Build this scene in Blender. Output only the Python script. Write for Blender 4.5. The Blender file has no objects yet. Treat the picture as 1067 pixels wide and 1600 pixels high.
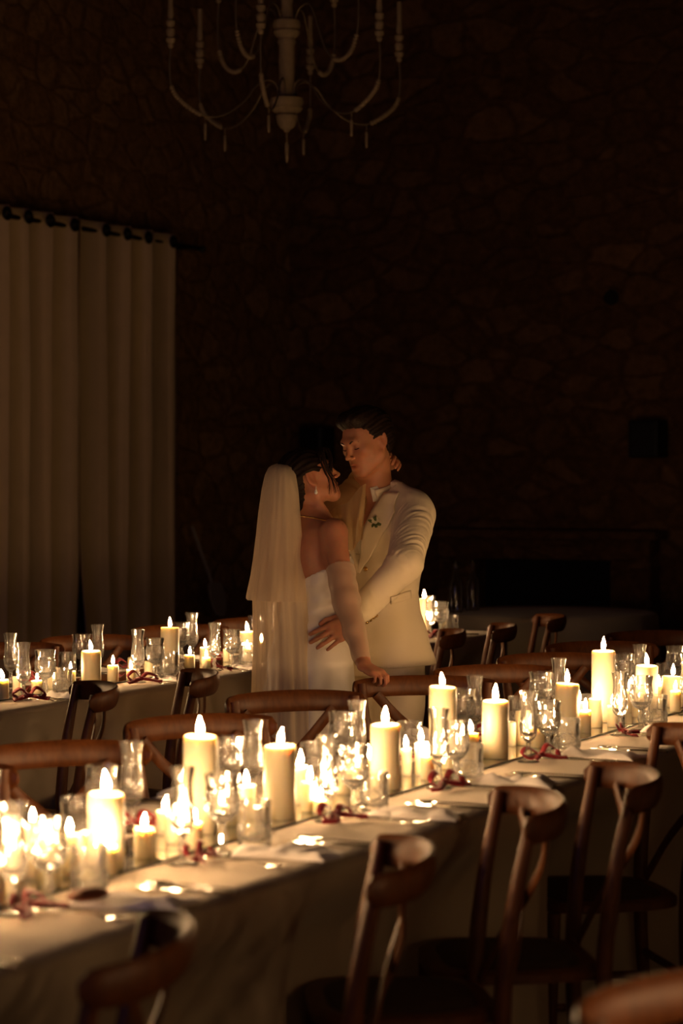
import bpy, bmesh, math, random
import numpy as np
from mathutils import Vector, Matrix, noise
from mathutils.bvhtree import BVHTree

# ------------------------------------------------------------------ camera, world, exposure
SC = bpy.context.scene
COL = SC.collection
CAM_H = 1.5
FPX = 1600 * 85 / 36.0
PITCH = math.atan(63 / FPX)
cam_data = bpy.data.cameras.new('camera')
cam_data.sensor_fit = 'VERTICAL'
cam_data.sensor_height = 36
cam_data.sensor_width = 24
cam_data.lens = 85
cam_data.clip_start = 0.05
cam_data.clip_end = 200
cam_data.dof.use_dof = True
cam_data.dof.focus_distance = 7.95
cam_data.dof.aperture_fstop = 3.6
cam = bpy.data.objects.new('camera', cam_data)
COL.objects.link(cam)
cam.location = (0, 0, CAM_H)
cam.rotation_euler = (math.pi / 2 - PITCH, 0, 0)
SC.camera = cam

world = bpy.data.worlds.new('night')
SC.world = world
world.use_nodes = True
world.node_tree.nodes['Background'].inputs[0].default_value = (1.0, 0.60, 0.30, 1)
world.node_tree.nodes['Background'].inputs[1].default_value = 0.028     # added warm ambient fill, let in by the open front of the hall
FLAME_COL = (1.0, 0.585, 0.265)
FLAME_POWER = 360.0
fill_data = bpy.data.lights.new('blue_fill', 'AREA')           # added blue fill lamp left of and behind the camera, no real window
fill_data.shape = 'RECTANGLE'; fill_data.size = 1.4; fill_data.size_y = 2.2; fill_data.energy = 13.0; fill_data.color = (0.22, 0.25, 1.0)
fill_o = bpy.data.objects.new('blue_fill', fill_data); COL.objects.link(fill_o)
fill_o.location = (-4.5, -1.0, 2.2)
fill_o.rotation_euler = (Vector((0.2, 6.0, 0.8)) - Vector((-4.5, -1.0, 2.2))).to_track_quat('-Z', 'Y').to_euler()
SC.view_settings.view_transform = 'Standard'
SC.view_settings.look = 'None'
SC.view_settings.gamma = 1
SC.view_settings.use_curve_mapping = False
SC.view_settings.exposure = 0.48
SC.cycles.use_denoising = True
SC.cycles.max_bounces = 10
SC.cycles.transparent_max_bounces = 24
SC.cycles.transmission_bounces = 8
SC.cycles.glossy_bounces = 4
SC.cycles.diffuse_bounces = 3
SC.cycles.sample_clamp_indirect = 6
SC.cycles.caustics_refractive = False
SC.cycles.caustics_reflective = False

# ------------------------------------------------------------------ helpers
def at(x, y, D):
    """world point seen at photo pixel (x, y) at distance D in front of the camera"""
    u = (x - 533.5) / FPX; v = (800 - y) / FPX
    c, s = math.cos(PITCH), math.sin(PITCH)
    dy = c + v * s; dz = -s + v * c
    t = D / dy
    return Vector((u * t, D, CAM_H + dz * t))

TDIR = Vector((0.4352, 0.9003, 0)); TNOR = Vector((0.9003, -0.4352, 0))
TANG = math.atan2(TDIR.y, TDIR.x)
def tn(t, n, z=0.0):
    p = TDIR * t + TNOR * n
    return Vector((p.x, p.y, z))
def t_at(x, n):
    """position along the hall at which a line n to the side crosses photo column x"""
    u = (x - 533.5) / FPX
    return n * (u * TNOR.y - TNOR.x) / (TDIR.x - u * TDIR.y)
def loc_at(x, n, z=0.0):
    return tn(t_at(x, n), n, z)
def z_at(y, D):
    return at(533.5, y, D).z

def mesh_obj(name, verts, faces, mat=None, parent=None, smooth=True, loc=None):
    me = bpy.data.meshes.new(name)
    me.from_pydata([tuple(v) for v in verts], [], [tuple(f) for f in faces])
    me.update()
    if smooth:
        me.polygons.foreach_set('use_smooth', [True] * len(me.polygons))
    o = bpy.data.objects.new(name, me)
    COL.objects.link(o)
    if mat: me.materials.append(mat)
    if parent: o.parent = parent
    if loc is not None: o.location = loc
    return o

def tag(o, label=None, cat=None, group=None, kind=None):
    if label: o['label'] = label
    if cat: o['category'] = cat
    if group: o['group'] = group
    if kind: o['kind'] = kind
    return o

def empty(name, loc=(0, 0, 0), rz=0.0, label=None, cat=None, group=None):
    o = bpy.data.objects.new(name, None)
    o.empty_display_size = 0.1
    COL.objects.link(o)
    o.location = loc; o.rotation_euler = (0, 0, rz)
    return tag(o, label, cat, group)

def copy_tree(o, parent=None):
    c = o.copy(); COL.objects.link(c)
    c.parent = parent
    for ch in list(o.children):
        copy_tree(ch, c)
    return c

class MB:
    """collects geometry for one mesh"""
    def __init__(s): s.v = []; s.f = []
    def add(s, vs, fs):
        b = len(s.v); s.v += [Vector(v) for v in vs]; s.f += [tuple(i + b for i in f) for f in fs]
        return s
    def box(s, lo, hi, M=None):
        x0, y0, z0 = lo; x1, y1, z1 = hi
        vs = [Vector(p) for p in ((x0,y0,z0),(x1,y0,z0),(x1,y1,z0),(x0,y1,z0),(x0,y0,z1),(x1,y0,z1),(x1,y1,z1),(x0,y1,z1))]
        if M: vs = [M @ v for v in vs]
        return s.add(vs, [(0,3,2,1),(4,5,6,7),(0,1,5,4),(1,2,6,5),(2,3,7,6),(3,0,4,7)])
    def tube(s, pts, rad, seg=10, flat=(1, 1), up=None, cap=True, close=False):
        """sweep an ellipse along pts; rad scalar or list; flat=(side scale, up scale)"""
        pts = [Vector(p) for p in pts]; n = len(pts)
        if not hasattr(rad, '__len__'): rad = [rad] * n
        elif len(rad) != n: rad = list(np.interp(np.linspace(0, 1, n), np.linspace(0, 1, len(rad)), rad))
        b = len(s.v)
        prev = None
        for i, p in enumerate(pts):
            if close: d = pts[(i + 1) % n] - pts[(i - 1) % n]
            else: d = pts[min(i + 1, n - 1)] - pts[max(i - 1, 0)]
            d.normalize()
            if up is not None: u = Vector(up)
            elif prev is not None: u = prev
            else: u = Vector((0, 0, 1)) if abs(d.z) < 0.9 else Vector((1, 0, 0))
            sd = d.cross(u)
            if sd.length < 1e-6: sd = d.cross(Vector((0.3, 1, 0.2)))
            sd.normalize(); u = sd.cross(d).normalized(); prev = u
            for k in range(seg):
                a = 2 * math.pi * k / seg
                s.v.append(p + sd * (math.cos(a) * rad[i] * flat[0]) + u * (math.sin(a) * rad[i] * flat[1]))
        m = n if close else n - 1
        for i in range(m):
            for k in range(seg):
                a = b + i * seg + k; c = b + i * seg + (k + 1) % seg
                i2 = (i + 1) % n
                s.f.append((a, c, b + i2 * seg + (k + 1) % seg, b + i2 * seg + k))
        if cap and not close:
            s.f.append(tuple(b + k for k in reversed(range(seg))))
            s.f.append(tuple(b + (n - 1) * seg + k for k in range(seg)))
        return s
    def lathe(s, prof, seg=32, c=(0, 0, 0), rfun=None, M=None):
        """prof: list of (r, z); r=0 ends close"""
        b = len(s.v); c = Vector(c); idx = []
        for i, (r, z) in enumerate(prof):
            if r <= 1e-6:
                p = c + Vector((0, 0, z)); s.v.append(M @ p if M else p); idx.append([len(s.v) - 1])
            else:
                row = []
                for k in range(seg):
                    a = 2 * math.pi * k / seg
                    rr = r * (rfun(i, k, z) if rfun else 1)
                    p = c + Vector((rr * math.cos(a), rr * math.sin(a), z))
                    s.v.append(M @ p if M else p); row.append(len(s.v) - 1)
                idx.append(row)
        for A, B in zip(idx[:-1], idx[1:]):
            if len(A) == 1 and len(B) == 1: continue
            for k in range(seg):
                k2 = (k + 1) % seg
                if len(A) == 1: s.f.append((A[0], B[k2], B[k]))
                elif len(B) == 1: s.f.append((A[k], A[k2], B[0]))
                else: s.f.append((A[k], A[k2], B[k2], B[k]))
        return s
    def grid(s, fn, nu, nv):
        b = len(s.v)
        for j in range(nv + 1):
            for i in range(nu + 1):
                s.v.append(Vector(fn(i / nu, j / nv)))
        for j in range(nv):
            for i in range(nu):
                a = b + j * (nu + 1) + i
                s.f.append((a, a + 1, a + nu + 2, a + nu + 1))
        return s
    def sheet(s, fn, nu, nv, th):
        """thick sheet: fn(u, v) -> point; th thickness along the local normal"""
        P = [[Vector(fn(i / nu, j / nv)) for i in range(nu + 1)] for j in range(nv + 1)]
        b = len(s.v); W = nu + 1
        N = []
        for j in range(nv + 1):
            for i in range(nu + 1):
                du = P[j][min(i + 1, nu)] - P[j][max(i - 1, 0)]
                dv = P[min(j + 1, nv)][i] - P[max(j - 1, 0)][i]
                n = du.cross(dv)
                if n.length < 1e-12: n = Vector((0, 0, 1))
                N.append(n.normalized())
        for j in range(nv + 1):
            for i in range(nu + 1): s.v.append(P[j][i])
        for j in range(nv + 1):
            for i in range(nu + 1): s.v.append(P[j][i] - N[j * W + i] * th)
        K = W * (nv + 1)
        for j in range(nv):
            for i in range(nu):
                a = b + j * W + i
                s.f.append((a, a + 1, a + W + 1, a + W)); s.f.append((a + K, a + W + K, a + W + 1 + K, a + 1 + K))
        for i in range(nu):
            a = b + i; s.f.append((a, a + K, a + 1 + K, a + 1))
            a = b + nv * W + i; s.f.append((a, a + 1, a + 1 + K, a + K))
        for j in range(nv):
            a = b + j * W; s.f.append((a, a + W, a + W + K, a + K))
            a = b + j * W + nu; s.f.append((a, a + K, a + W + K, a + W))
        return s
    def xform(s, M):
        s.v = [M @ v for v in s.v]; return s
    def build(s, name, mat, parent=None, smooth=True, loc=None, bevel=0, auto=True):
        o = mesh_obj(name, s.v, s.f, mat, parent, smooth, loc)
        if bevel:
            m = o.modifiers.new('bevel', 'BEVEL'); m.width = bevel; m.segments = 2; m.limit_method = 'ANGLE'
        if smooth and auto:
            me = o.data; bm = bmesh.new(); bm.from_mesh(me)
            for e in bm.edges:
                if len(e.link_faces) == 2 and e.calc_face_angle(0) > 0.9: e.smooth = False
            bm.to_mesh(me); bm.free()
        return o

def cr(pts, n=6):
    """Catmull-Rom through points"""
    P = [Vector(p) for p in pts]; out = []
    P = [P[0] * 2 - P[1]] + P + [P[-1] * 2 - P[-2]]
    for i in range(1, len(P) - 2):
        for k in range(n):
            t = k / n
            out.append(0.5 * ((2 * P[i]) + (P[i+1] - P[i-1]) * t + (2*P[i-1] - 5*P[i] + 4*P[i+1] - P[i+2]) * t*t + (-P[i-1] + 3*P[i] - 3*P[i+1] + P[i+2]) * t**3))
    out.append(P[-2]); return out

# ------------------------------------------------------------------ signed distance modelling
class SDF:
    def __init__(s, lo, hi, h):
        s.o = np.array(lo, dtype=np.float64); s.h = h
        s.n = np.ceil((np.array(hi) - s.o) / h).astype(int) + 1
        s.F = np.full(tuple(s.n), 1.0, dtype=np.float32)
    def region(s, lo, hi):
        a = np.clip(np.floor((np.array(lo) - s.o) / s.h).astype(int), 0, s.n)
        b = np.clip(np.ceil((np.array(hi) - s.o) / s.h).astype(int) + 1, 0, s.n)
        if np.any(b <= a): return None
        ax = [(s.o[i] + s.h * np.arange(a[i], b[i])).astype(np.float32) for i in range(3)]
        return (slice(a[0], b[0]), slice(a[1], b[1]), slice(a[2], b[2])), ax[0][:, None, None], ax[1][None, :, None], ax[2][None, None, :]
    def put(s, c, R, dist, k=0.01, sub=False, M=None):
        """c world centre, R bounding radius, dist(x,y,z) in the frame M (world->local)"""
        r = s.region(np.array(c) - R - k - 2 * s.h, np.array(c) + R + k + 2 * s.h)
        if r is None: return
        sl, X, Y, Z = r
        if M is not None:
            x = M[0][0] * X + M[0][1] * Y + M[0][2] * Z + M[0][3]
            y = M[1][0] * X + M[1][1] * Y + M[1][2] * Z + M[1][3]
            z = M[2][0] * X + M[2][1] * Y + M[2][2] * Z + M[2][3]
        else: x, y, z = X, Y, Z
        d = dist(x, y, z)
        a = s.F[sl]
        if sub:
            b = -d; h = np.maximum(k - np.abs(a - b), 0) / max(k, 1e-6); s.F[sl] = np.maximum(a, b) + h * h * k * 0.25
        else:
            h = np.maximum(k - np.abs(a - d), 0) / max(k, 1e-6); s.F[sl] = np.minimum(a, d) - h * h * k * 0.25
    def cap(s, a, b, ra, rb=None, k=0.012, sub=False):
        if rb is None: rb = ra
        a = np.array(a, dtype=float); b = np.array(b, dtype=float)
        ba = b - a; L = max(float(ba @ ba), 1e-12)
        def dist(x, y, z):
            px, py, pz = x - a[0], y - a[1], z - a[2]
            t = np.clip((px * ba[0] + py * ba[1] + pz * ba[2]) / L, 0, 1)
            return np.sqrt((px - t * ba[0]) ** 2 + (py - t * ba[1]) ** 2 + (pz - t * ba[2]) ** 2) - (ra + (rb - ra) * t)
        s.put((a + b) / 2, math.sqrt(L) / 2 + max(ra, rb), dist, k, sub)
    def chain(s, pts, rads, k=0.012, sub=False):
        for i in range(len(pts) - 1): s.cap(pts[i], pts[i + 1], rads[i], rads[i + 1], k, sub)
    def ell(s, c, r, Mw=None, k=0.012, sub=False):
        """ellipsoid centre c, radii r in local frame Mw (local->world 4x4)"""
        Mw = Mw or Matrix.Identity(4)
        Mi = Mw.inverted(); wc = Mw @ Vector(c)
        sc = Mw.to_scale().x
        r = [q for q in r]
        def dist(x, y, z):
            qx, qy, qz = (x - c[0]) / r[0], (y - c[1]) / r[1], (z - c[2]) / r[2]
            k0 = np.sqrt(qx * qx + qy * qy + qz * qz) + 1e-9
            k1 = np.sqrt((qx / r[0]) ** 2 + (qy / r[1]) ** 2 + (qz / r[2]) ** 2) + 1e-9
            return sc * k0 * (k0 - 1) / k1
        s.put(wc, max(r) * sc, dist, k, sub, Mi)
    def lcap(s, Mw, a, b, ra, rb=None, k=0.008, sub=False):
        sc = Mw.to_scale().x
        s.cap(Mw @ Vector(a), Mw @ Vector(b), ra * sc, (rb if rb is not None else ra) * sc, k, sub)
    def stack(s, rings, Mw, k=0.02, p=2.3, grow=0.0):
        """rings (z, cx, cy, rx, ry) in frame Mw"""
        R = np.array(rings, dtype=float); Mi = Mw.inverted()
        R = R[np.argsort(R[:, 0])]
        z0, z1 = R[0, 0], R[-1, 0]
        c = Mw @ Vector((R[:, 1].mean(), R[:, 2].mean(), (z0 + z1) / 2))
        rad = math.hypot((z1 - z0) / 2, max(R[:, 3].max(), R[:, 4].max()) + 0.1)
        def dist(x, y, z):
            zz = np.clip(z, z0, z1)
            f = [np.interp(zz, R[:, 0], R[:, i]).astype(np.float32) for i in range(1, 5)]
            rx, ry = f[2] + grow, f[3] + grow
            q = (np.abs((x - f[0]) / rx) ** p + np.abs((y - f[1]) / ry) ** p) ** (1 / p)
            d = (q - 1) * np.minimum(rx, ry)
            return np.maximum(d, np.maximum(z - z1, z0 - z))
        s.put(c, rad, dist, k, False, Mi)
    def mesh(s):
        F = s.F; S = F < 0
        nx, ny, nz = F.shape
        cnt = np.zeros((nx - 1, ny - 1, nz - 1), dtype=np.uint8)
        for i in (0, 1):
            for j in (0, 1):
                for k in (0, 1): cnt += S[i:nx - 1 + i, j:ny - 1 + j, k:nz - 1 + k]
        act = np.argwhere((cnt > 0) & (cnt < 8)); del cnt
        idm = np.full((nx - 1, ny - 1, nz - 1), -1, dtype=np.int32)
        idm[act[:, 0], act[:, 1], act[:, 2]] = np.arange(len(act))
        acc = np.zeros((len(act), 3)); num = np.zeros(len(act))
        cor = [(i, j, k) for i in (0, 1) for j in (0, 1) for k in (0, 1)]
        val = {c: F[act[:, 0] + c[0], act[:, 1] + c[1], act[:, 2] + c[2]].astype(float) for c in cor}
        for c in cor:
            for ax in range(3):
                if c[ax]: continue
                e = list(c); e[ax] = 1; e = tuple(e)
                a, b = val[c], val[e]
                m = (a < 0) != (b < 0)
                t = np.where(m, a / np.where(m, a - b, 1), 0)
                for q in range(3):
                    acc[:, q] += np.where(m, c[q] + (t if q == ax else 0), 0)
                num += m
        V = s.o + s.h * (act + acc / num[:, None])
        faces = []
        for ax in range(3):
            sl0 = [slice(None)] * 3; sl1 = [slice(None)] * 3
            sl0[ax] = slice(0, -1); sl1[ax] = slice(1, None)
            A, B = S[tuple(sl0)], S[tuple(sl1)]
            E = np.argwhere(A != B)
            u, v = (ax + 1) % 3, (ax + 2) % 3
            ok = (E[:, u] > 0) & (E[:, v] > 0) & (E[:, u] < F.shape[u] - 1) & (E[:, v] < F.shape[v] - 1)
            E = E[ok]
            inside = A[E[:, 0], E[:, 1], E[:, 2]]
            def cell(du, dv):
                q = E.copy(); q[:, u] -= du; q[:, v] -= dv
                return idm[q[:, 0], q[:, 1], q[:, 2]]
            quad = np.stack([cell(1, 1), cell(0, 1), cell(0, 0), cell(1, 0)], 1)
            quad[~inside] = quad[~inside][:, ::-1]
            faces.append(quad)
        Fq = np.concatenate(faces); Fq = Fq[(Fq >= 0).all(1)]
        return V, Fq
    def build(s, name, mat, parent=None, disp=None, keep=None):
        V, Q = s.mesh()
        if disp is not None: V = displace(V, Q, disp)
        me = bpy.data.meshes.new(name)
        me.vertices.add(len(V)); me.vertices.foreach_set('co', V.astype(np.float32).ravel())
        me.loops.add(len(Q) * 4); me.loops.foreach_set('vertex_index', Q.astype(np.int32).ravel())
        me.polygons.add(len(Q)); me.polygons.foreach_set('loop_start', np.arange(0, len(Q) * 4, 4, dtype=np.int32))
        me.polygons.foreach_set('use_smooth', np.ones(len(Q), dtype=bool))
        me.update(); me.validate()
        o = bpy.data.objects.new(name, me); COL.objects.link(o)
        me.materials.append(mat)
        if parent: o.parent = parent
        return o

def vnormals(V, Q):
    a, b, c, d = (V[Q[:, i]] for i in range(4))
    fn = np.cross(c - a, d - b); N = np.zeros_like(V)
    for i in range(4): np.add.at(N, Q[:, i], fn)
    return N / (np.linalg.norm(N, axis=1, keepdims=True) + 1e-12)
def displace(V, Q, fn):
    return V + vnormals(V, Q) * fn(V)[:, None]

# ------------------------------------------------------------------ materials
def new_mat(name):
    m = bpy.data.materials.new(name); m.use_nodes = True
    nt = m.node_tree; nt.nodes.clear()
    out = nt.nodes.new('ShaderNodeOutputMaterial')
    return m, nt, out
def pr(name, col, rough=0.5, metal=0.0, var=0.0, scale=20.0, bump=0.0, bscale=None, sss=0.0, sssr=(1, .5, .3), ssss=0.01,
       spec=0.5, coat=0.0, sheen=0.0, stretch=(1, 1, 1), trans=0.0, wave=None):
    m, nt, out = new_mat(name)
    b = nt.nodes.new('ShaderNodeBsdfPrincipled')
    b.inputs['Base Color'].default_value = (*col, 1)
    b.inputs['Roughness'].default_value = rough
    b.inputs['Metallic'].default_value = metal
    b.inputs['Specular IOR Level'].default_value = spec
    b.inputs['Coat Weight'].default_value = coat
    b.inputs['Sheen Weight'].default_value = sheen
    b.inputs['Transmission Weight'].default_value = trans
    if sss:
        b.inputs['Subsurface Weight'].default_value = sss
        b.inputs['Subsurface Radius'].default_value = sssr
        b.inputs['Subsurface Scale'].default_value = ssss
    nt.links.new(b.outputs[0], out.inputs[0])
    if var or bump:
        tc = nt.nodes.new('ShaderNodeTexCoord'); mp = nt.nodes.new('ShaderNodeMapping')
        mp.inputs['Scale'].default_value = stretch
        nt.links.new(tc.outputs['Object'], mp.inputs[0])
        if var:
            n = nt.nodes.new('ShaderNodeTexNoise'); n.inputs['Scale'].default_value = scale; n.inputs['Detail'].default_value = 5
            nt.links.new(mp.outputs[0], n.inputs[0])
            r = nt.nodes.new('ShaderNodeMix'); r.data_type = 'RGBA'
            r.inputs[6].default_value = (*[c * (1 - var) for c in col], 1)
            r.inputs[7].default_value = (*[min(1, c * (1 + var)) for c in col], 1)
            nt.links.new(n.outputs[0], r.inputs[0]); nt.links.new(r.outputs[2], b.inputs['Base Color'])
        if bump:
            n2 = nt.nodes.new('ShaderNodeTexNoise'); n2.inputs['Scale'].default_value = bscale or scale; n2.inputs['Detail'].default_value = 4
            nt.links.new(mp.outputs[0], n2.inputs[0])
            bp = nt.nodes.new('ShaderNodeBump'); bp.inputs['Strength'].default_value = bump; bp.inputs['Distance'].default_value = 0.01
            nt.links.new(n2.outputs[0], bp.inputs['Height']); nt.links.new(bp.outputs[0], b.inputs['Normal'])
    return m

def stone_mat(name, base, alt, seed=0.0):
    m, nt, out = new_mat(name); N = nt.nodes.new; L = nt.links.new
    tc = N('ShaderNodeTexCoord'); mp = N('ShaderNodeMapping'); mp.inputs['Location'].default_value = (seed, seed, 0)
    mp.inputs['Scale'].default_value = (1, 1, 1.7)
    L(tc.outputs['Object'], mp.inputs[0])
    dn = N('ShaderNodeTexNoise'); dn.inputs['Scale'].default_value = 3.0; dn.inputs['Detail'].default_value = 3
    L(mp.outputs[0], dn.inputs[0])
    ad = N('ShaderNodeMix'); ad.data_type = 'RGBA'; ad.blend_type = 'LINEAR_LIGHT'; ad.inputs[0].default_value = 0.10
    L(mp.outputs[0], ad.inputs[6]); L(dn.outputs['Color'], ad.inputs[7])
    v = N('ShaderNodeTexVoronoi'); v.inputs['Scale'].default_value = 3.6; L(ad.outputs[2], v.inputs[0])
    ve = N('ShaderNodeTexVoronoi'); ve.feature = 'DISTANCE_TO_EDGE'; ve.inputs['Scale'].default_value = 3.6; L(ad.outputs[2], ve.inputs[0])
    ne = N('ShaderNodeTexNoise'); ne.inputs['Scale'].default_value = 14; ne.inputs['Detail'].default_value = 8; ne.inputs['Roughness'].default_value = 0.7
    L(tc.outputs['Object'], ne.inputs[0])
    mr = N('ShaderNodeMapRange'); mr.inputs[1].default_value = 0.01; mr.inputs[2].default_value = 0.12; L(ve.outputs[0], mr.inputs[0])
    sep = N('ShaderNodeSeparateColor'); L(v.outputs['Color'], sep.inputs[0])
    c1 = N('ShaderNodeMix'); c1.data_type = 'RGBA'; c1.inputs[6].default_value = (*base, 1); c1.inputs[7].default_value = (*alt, 1)
    pw = N('ShaderNodeMath'); pw.operation = 'POWER'; pw.inputs[1].default_value = 2.2; L(sep.outputs[0], pw.inputs[0]); L(pw.outputs[0], c1.inputs[0])
    c2 = N('ShaderNodeMix'); c2.data_type = 'RGBA'; c2.inputs[6].default_value = tuple(q * 0.85 for q in base) + (1,)
    L(mr.outputs[0], c2.inputs[0]); L(c1.outputs[2], c2.inputs[7])
    c3 = N('ShaderNodeMix'); c3.data_type = 'RGBA'; c3.blend_type = 'MULTIPLY'; c3.inputs[0].default_value = 0.75
    cr_ = N('ShaderNodeMapRange'); cr_.inputs[1].default_value = 0.3; cr_.inputs[2].default_value = 0.7; cr_.inputs[3].default_value = 0.45; cr_.inputs[4].default_value = 1.35
    L(ne.outputs[0], cr_.inputs[0]); L(c2.outputs[2], c3.inputs[6]); L(cr_.outputs[0], c3.inputs[7])
    b = N('ShaderNodeBsdfPrincipled'); b.inputs['Roughness'].default_value = 0.95; b.inputs['Specular IOR Level'].default_value = 0.1
    L(c3.outputs[2], b.inputs['Base Color'])
    hm = N('ShaderNodeMath'); hm.operation = 'MULTIPLY_ADD'; hm.inputs[1].default_value = 1.3
    L(ne.outputs[0], hm.inputs[0]); sm = N('ShaderNodeMath'); sm.operation = 'MULTIPLY'; sm.inputs[1].default_value = .35; L(mr.outputs[0], sm.inputs[0]); L(sm.outputs[0], hm.inputs[2])
    bp = N('ShaderNodeBump'); bp.inputs['Strength'].default_value = 1.0; bp.inputs['Distance'].default_value = 0.05
    L(hm.outputs[0], bp.inputs['Height']); L(bp.outputs[0], b.inputs['Normal']); L(b.outputs[0], out.inputs[0])
    return m

def weave_mat(name, col, rough=0.9, ws=700.0, strength=0.25, var=0.08, sheen=0.2):
    """plain woven cloth"""
    m, nt, out = new_mat(name); N = nt.nodes.new; L = nt.links.new
    tc = N('ShaderNodeTexCoord')
    n1 = N('ShaderNodeTexNoise'); n1.inputs['Scale'].default_value = 9; n1.inputs['Detail'].default_value = 6; L(tc.outputs['Object'], n1.inputs[0])
    n2 = N('ShaderNodeTexNoise'); n2.inputs['Scale'].default_value = ws; n2.inputs['Detail'].default_value = 2; L(tc.outputs['Object'], n2.inputs[0])
    mx = N('ShaderNodeMix'); mx.data_type = 'RGBA'
    mx.inputs[6].default_value = (*[c * (1 - var) for c in col], 1); mx.inputs[7].default_value = (*[min(1, c * (1 + var)) for c in col], 1)
    L(n1.outputs[0], mx.inputs[0])
    b = N('ShaderNodeBsdfPrincipled'); b.inputs['Roughness'].default_value = rough; b.inputs['Specular IOR Level'].default_value = 0.2
    b.inputs['Sheen Weight'].default_value = sheen
    L(mx.outputs[2], b.inputs['Base Color'])
    bp = N('ShaderNodeBump'); bp.inputs['Strength'].default_value = strength; bp.inputs['Distance'].default_value = 0.002
    L(n2.outputs[0], bp.inputs['Height']); L(bp.outputs[0], b.inputs['Normal']); L(b.outputs[0], out.inputs[0])
    return m

def sheer_mat(name, col, opacity=0.5, streak=0.25):
    m, nt, out = new_mat(name); N = nt.nodes.new; L = nt.links.new
    d = N('ShaderNodeBsdfDiffuse'); d.inputs[0].default_value = (*col, 1)
    t = N('ShaderNodeBsdfTranslucent'); t.inputs[0].default_value = (*col, 1)
    a = N('ShaderNodeMixShader'); a.inputs[0].default_value = 0.4; L(d.outputs[0], a.inputs[1]); L(t.outputs[0], a.inputs[2])
    tr = N('ShaderNodeBsdfTransparent')
    mx = N('ShaderNodeMixShader'); L(tr.outputs[0], mx.inputs[1]); L(a.outputs[0], mx.inputs[2])
    lw = N('ShaderNodeLayerWeight'); lw.inputs[0].default_value = 0.35
    mr = N('ShaderNodeMapRange'); mr.inputs[3].default_value = opacity; mr.inputs[4].default_value = min(1, opacity + 0.35)
    L(lw.outputs['Facing'], mr.inputs[0]); L(mr.outputs[0], mx.inputs[0])
    L(mx.outputs[0], out.inputs[0])
    return m

def wood_mat(name, c1, c2, rough=0.35):
    m, nt, out = new_mat(name); N = nt.nodes.new; L = nt.links.new
    tc = N('ShaderNodeTexCoord'); mp = N('ShaderNodeMapping'); mp.inputs['Scale'].default_value = (3, 3, 1)
    L(tc.outputs['Object'], mp.inputs[0])
    n = N('ShaderNodeTexNoise'); n.inputs['Scale'].default_value = 14; n.inputs['Detail'].default_value = 7; n.inputs['Distortion'].default_value = 1.2
    L(mp.outputs[0], n.inputs[0])
    mx = N('ShaderNodeMix'); mx.data_type = 'RGBA'; mx.inputs[6].default_value = (*c1, 1); mx.inputs[7].default_value = (*c2, 1)
    mr = N('ShaderNodeMapRange'); mr.inputs[1].default_value = 0.3; mr.inputs[2].default_value = 0.7
    L(n.outputs[0], mr.inputs[0]); L(mr.outputs[0], mx.inputs[0])
    b = N('ShaderNodeBsdfPrincipled'); b.inputs['Roughness'].default_value = rough; b.inputs['Specular IOR Level'].default_value = 0.35
    L(mx.outputs[2], b.inputs['Base Color'])
    bp = N('ShaderNodeBump'); bp.inputs['Strength'].default_value = 0.15; bp.inputs['Distance'].default_value = 0.003
    L(n.outputs[0], bp.inputs['Height']); L(bp.outputs[0], b.inputs['Normal']); L(b.outputs[0], out.inputs[0])
    return m

def glass_mat(name):
    """thin cut crystal: mostly clear, facets catch the flames"""
    m, nt, out = new_mat(name); N = nt.nodes.new; L = nt.links.new
    g = N('ShaderNodeBsdfGlass'); g.inputs['Roughness'].default_value = 0.02; g.inputs['IOR'].default_value = 1.40; g.inputs[0].default_value = (1, 1, 1, 1)
    t = N('ShaderNodeBsdfTransparent'); t.inputs[0].default_value = (0.985, 0.985, 0.985, 1)
    gl = N('ShaderNodeBsdfGlossy'); gl.inputs['Roughness'].default_value = 0.13
    fr = N('ShaderNodeFresnel'); fr.inputs['IOR'].default_value = 1.52
    a = N('ShaderNodeMixShader'); L(fr.outputs[0], a.inputs[0]); L(t.outputs[0], a.inputs[1]); L(gl.outputs[0], a.inputs[2])
    b = N('ShaderNodeMixShader'); b.inputs[0].default_value = 0.16; L(a.outputs[0], b.inputs[1]); L(g.outputs[0], b.inputs[2])
    tl = N('ShaderNodeBsdfTranslucent'); tl.inputs[0].default_value = (1, 1, 1, 1)      # cut facets scatter a little
    c = N('ShaderNodeMixShader'); c.inputs[0].default_value = 0.045; L(b.outputs[0], c.inputs[1]); L(tl.outputs[0], c.inputs[2])
    L(c.outputs[0], out.inputs[0])
    return m

def flame_mat(name):
    m, nt, out = new_mat(name)
    e = nt.nodes.new('ShaderNodeEmission'); e.inputs[0].default_value = (*FLAME_COL, 1); e.inputs[1].default_value = FLAME_POWER
    nt.links.new(e.outputs[0], out.inputs[0]); return m

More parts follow.
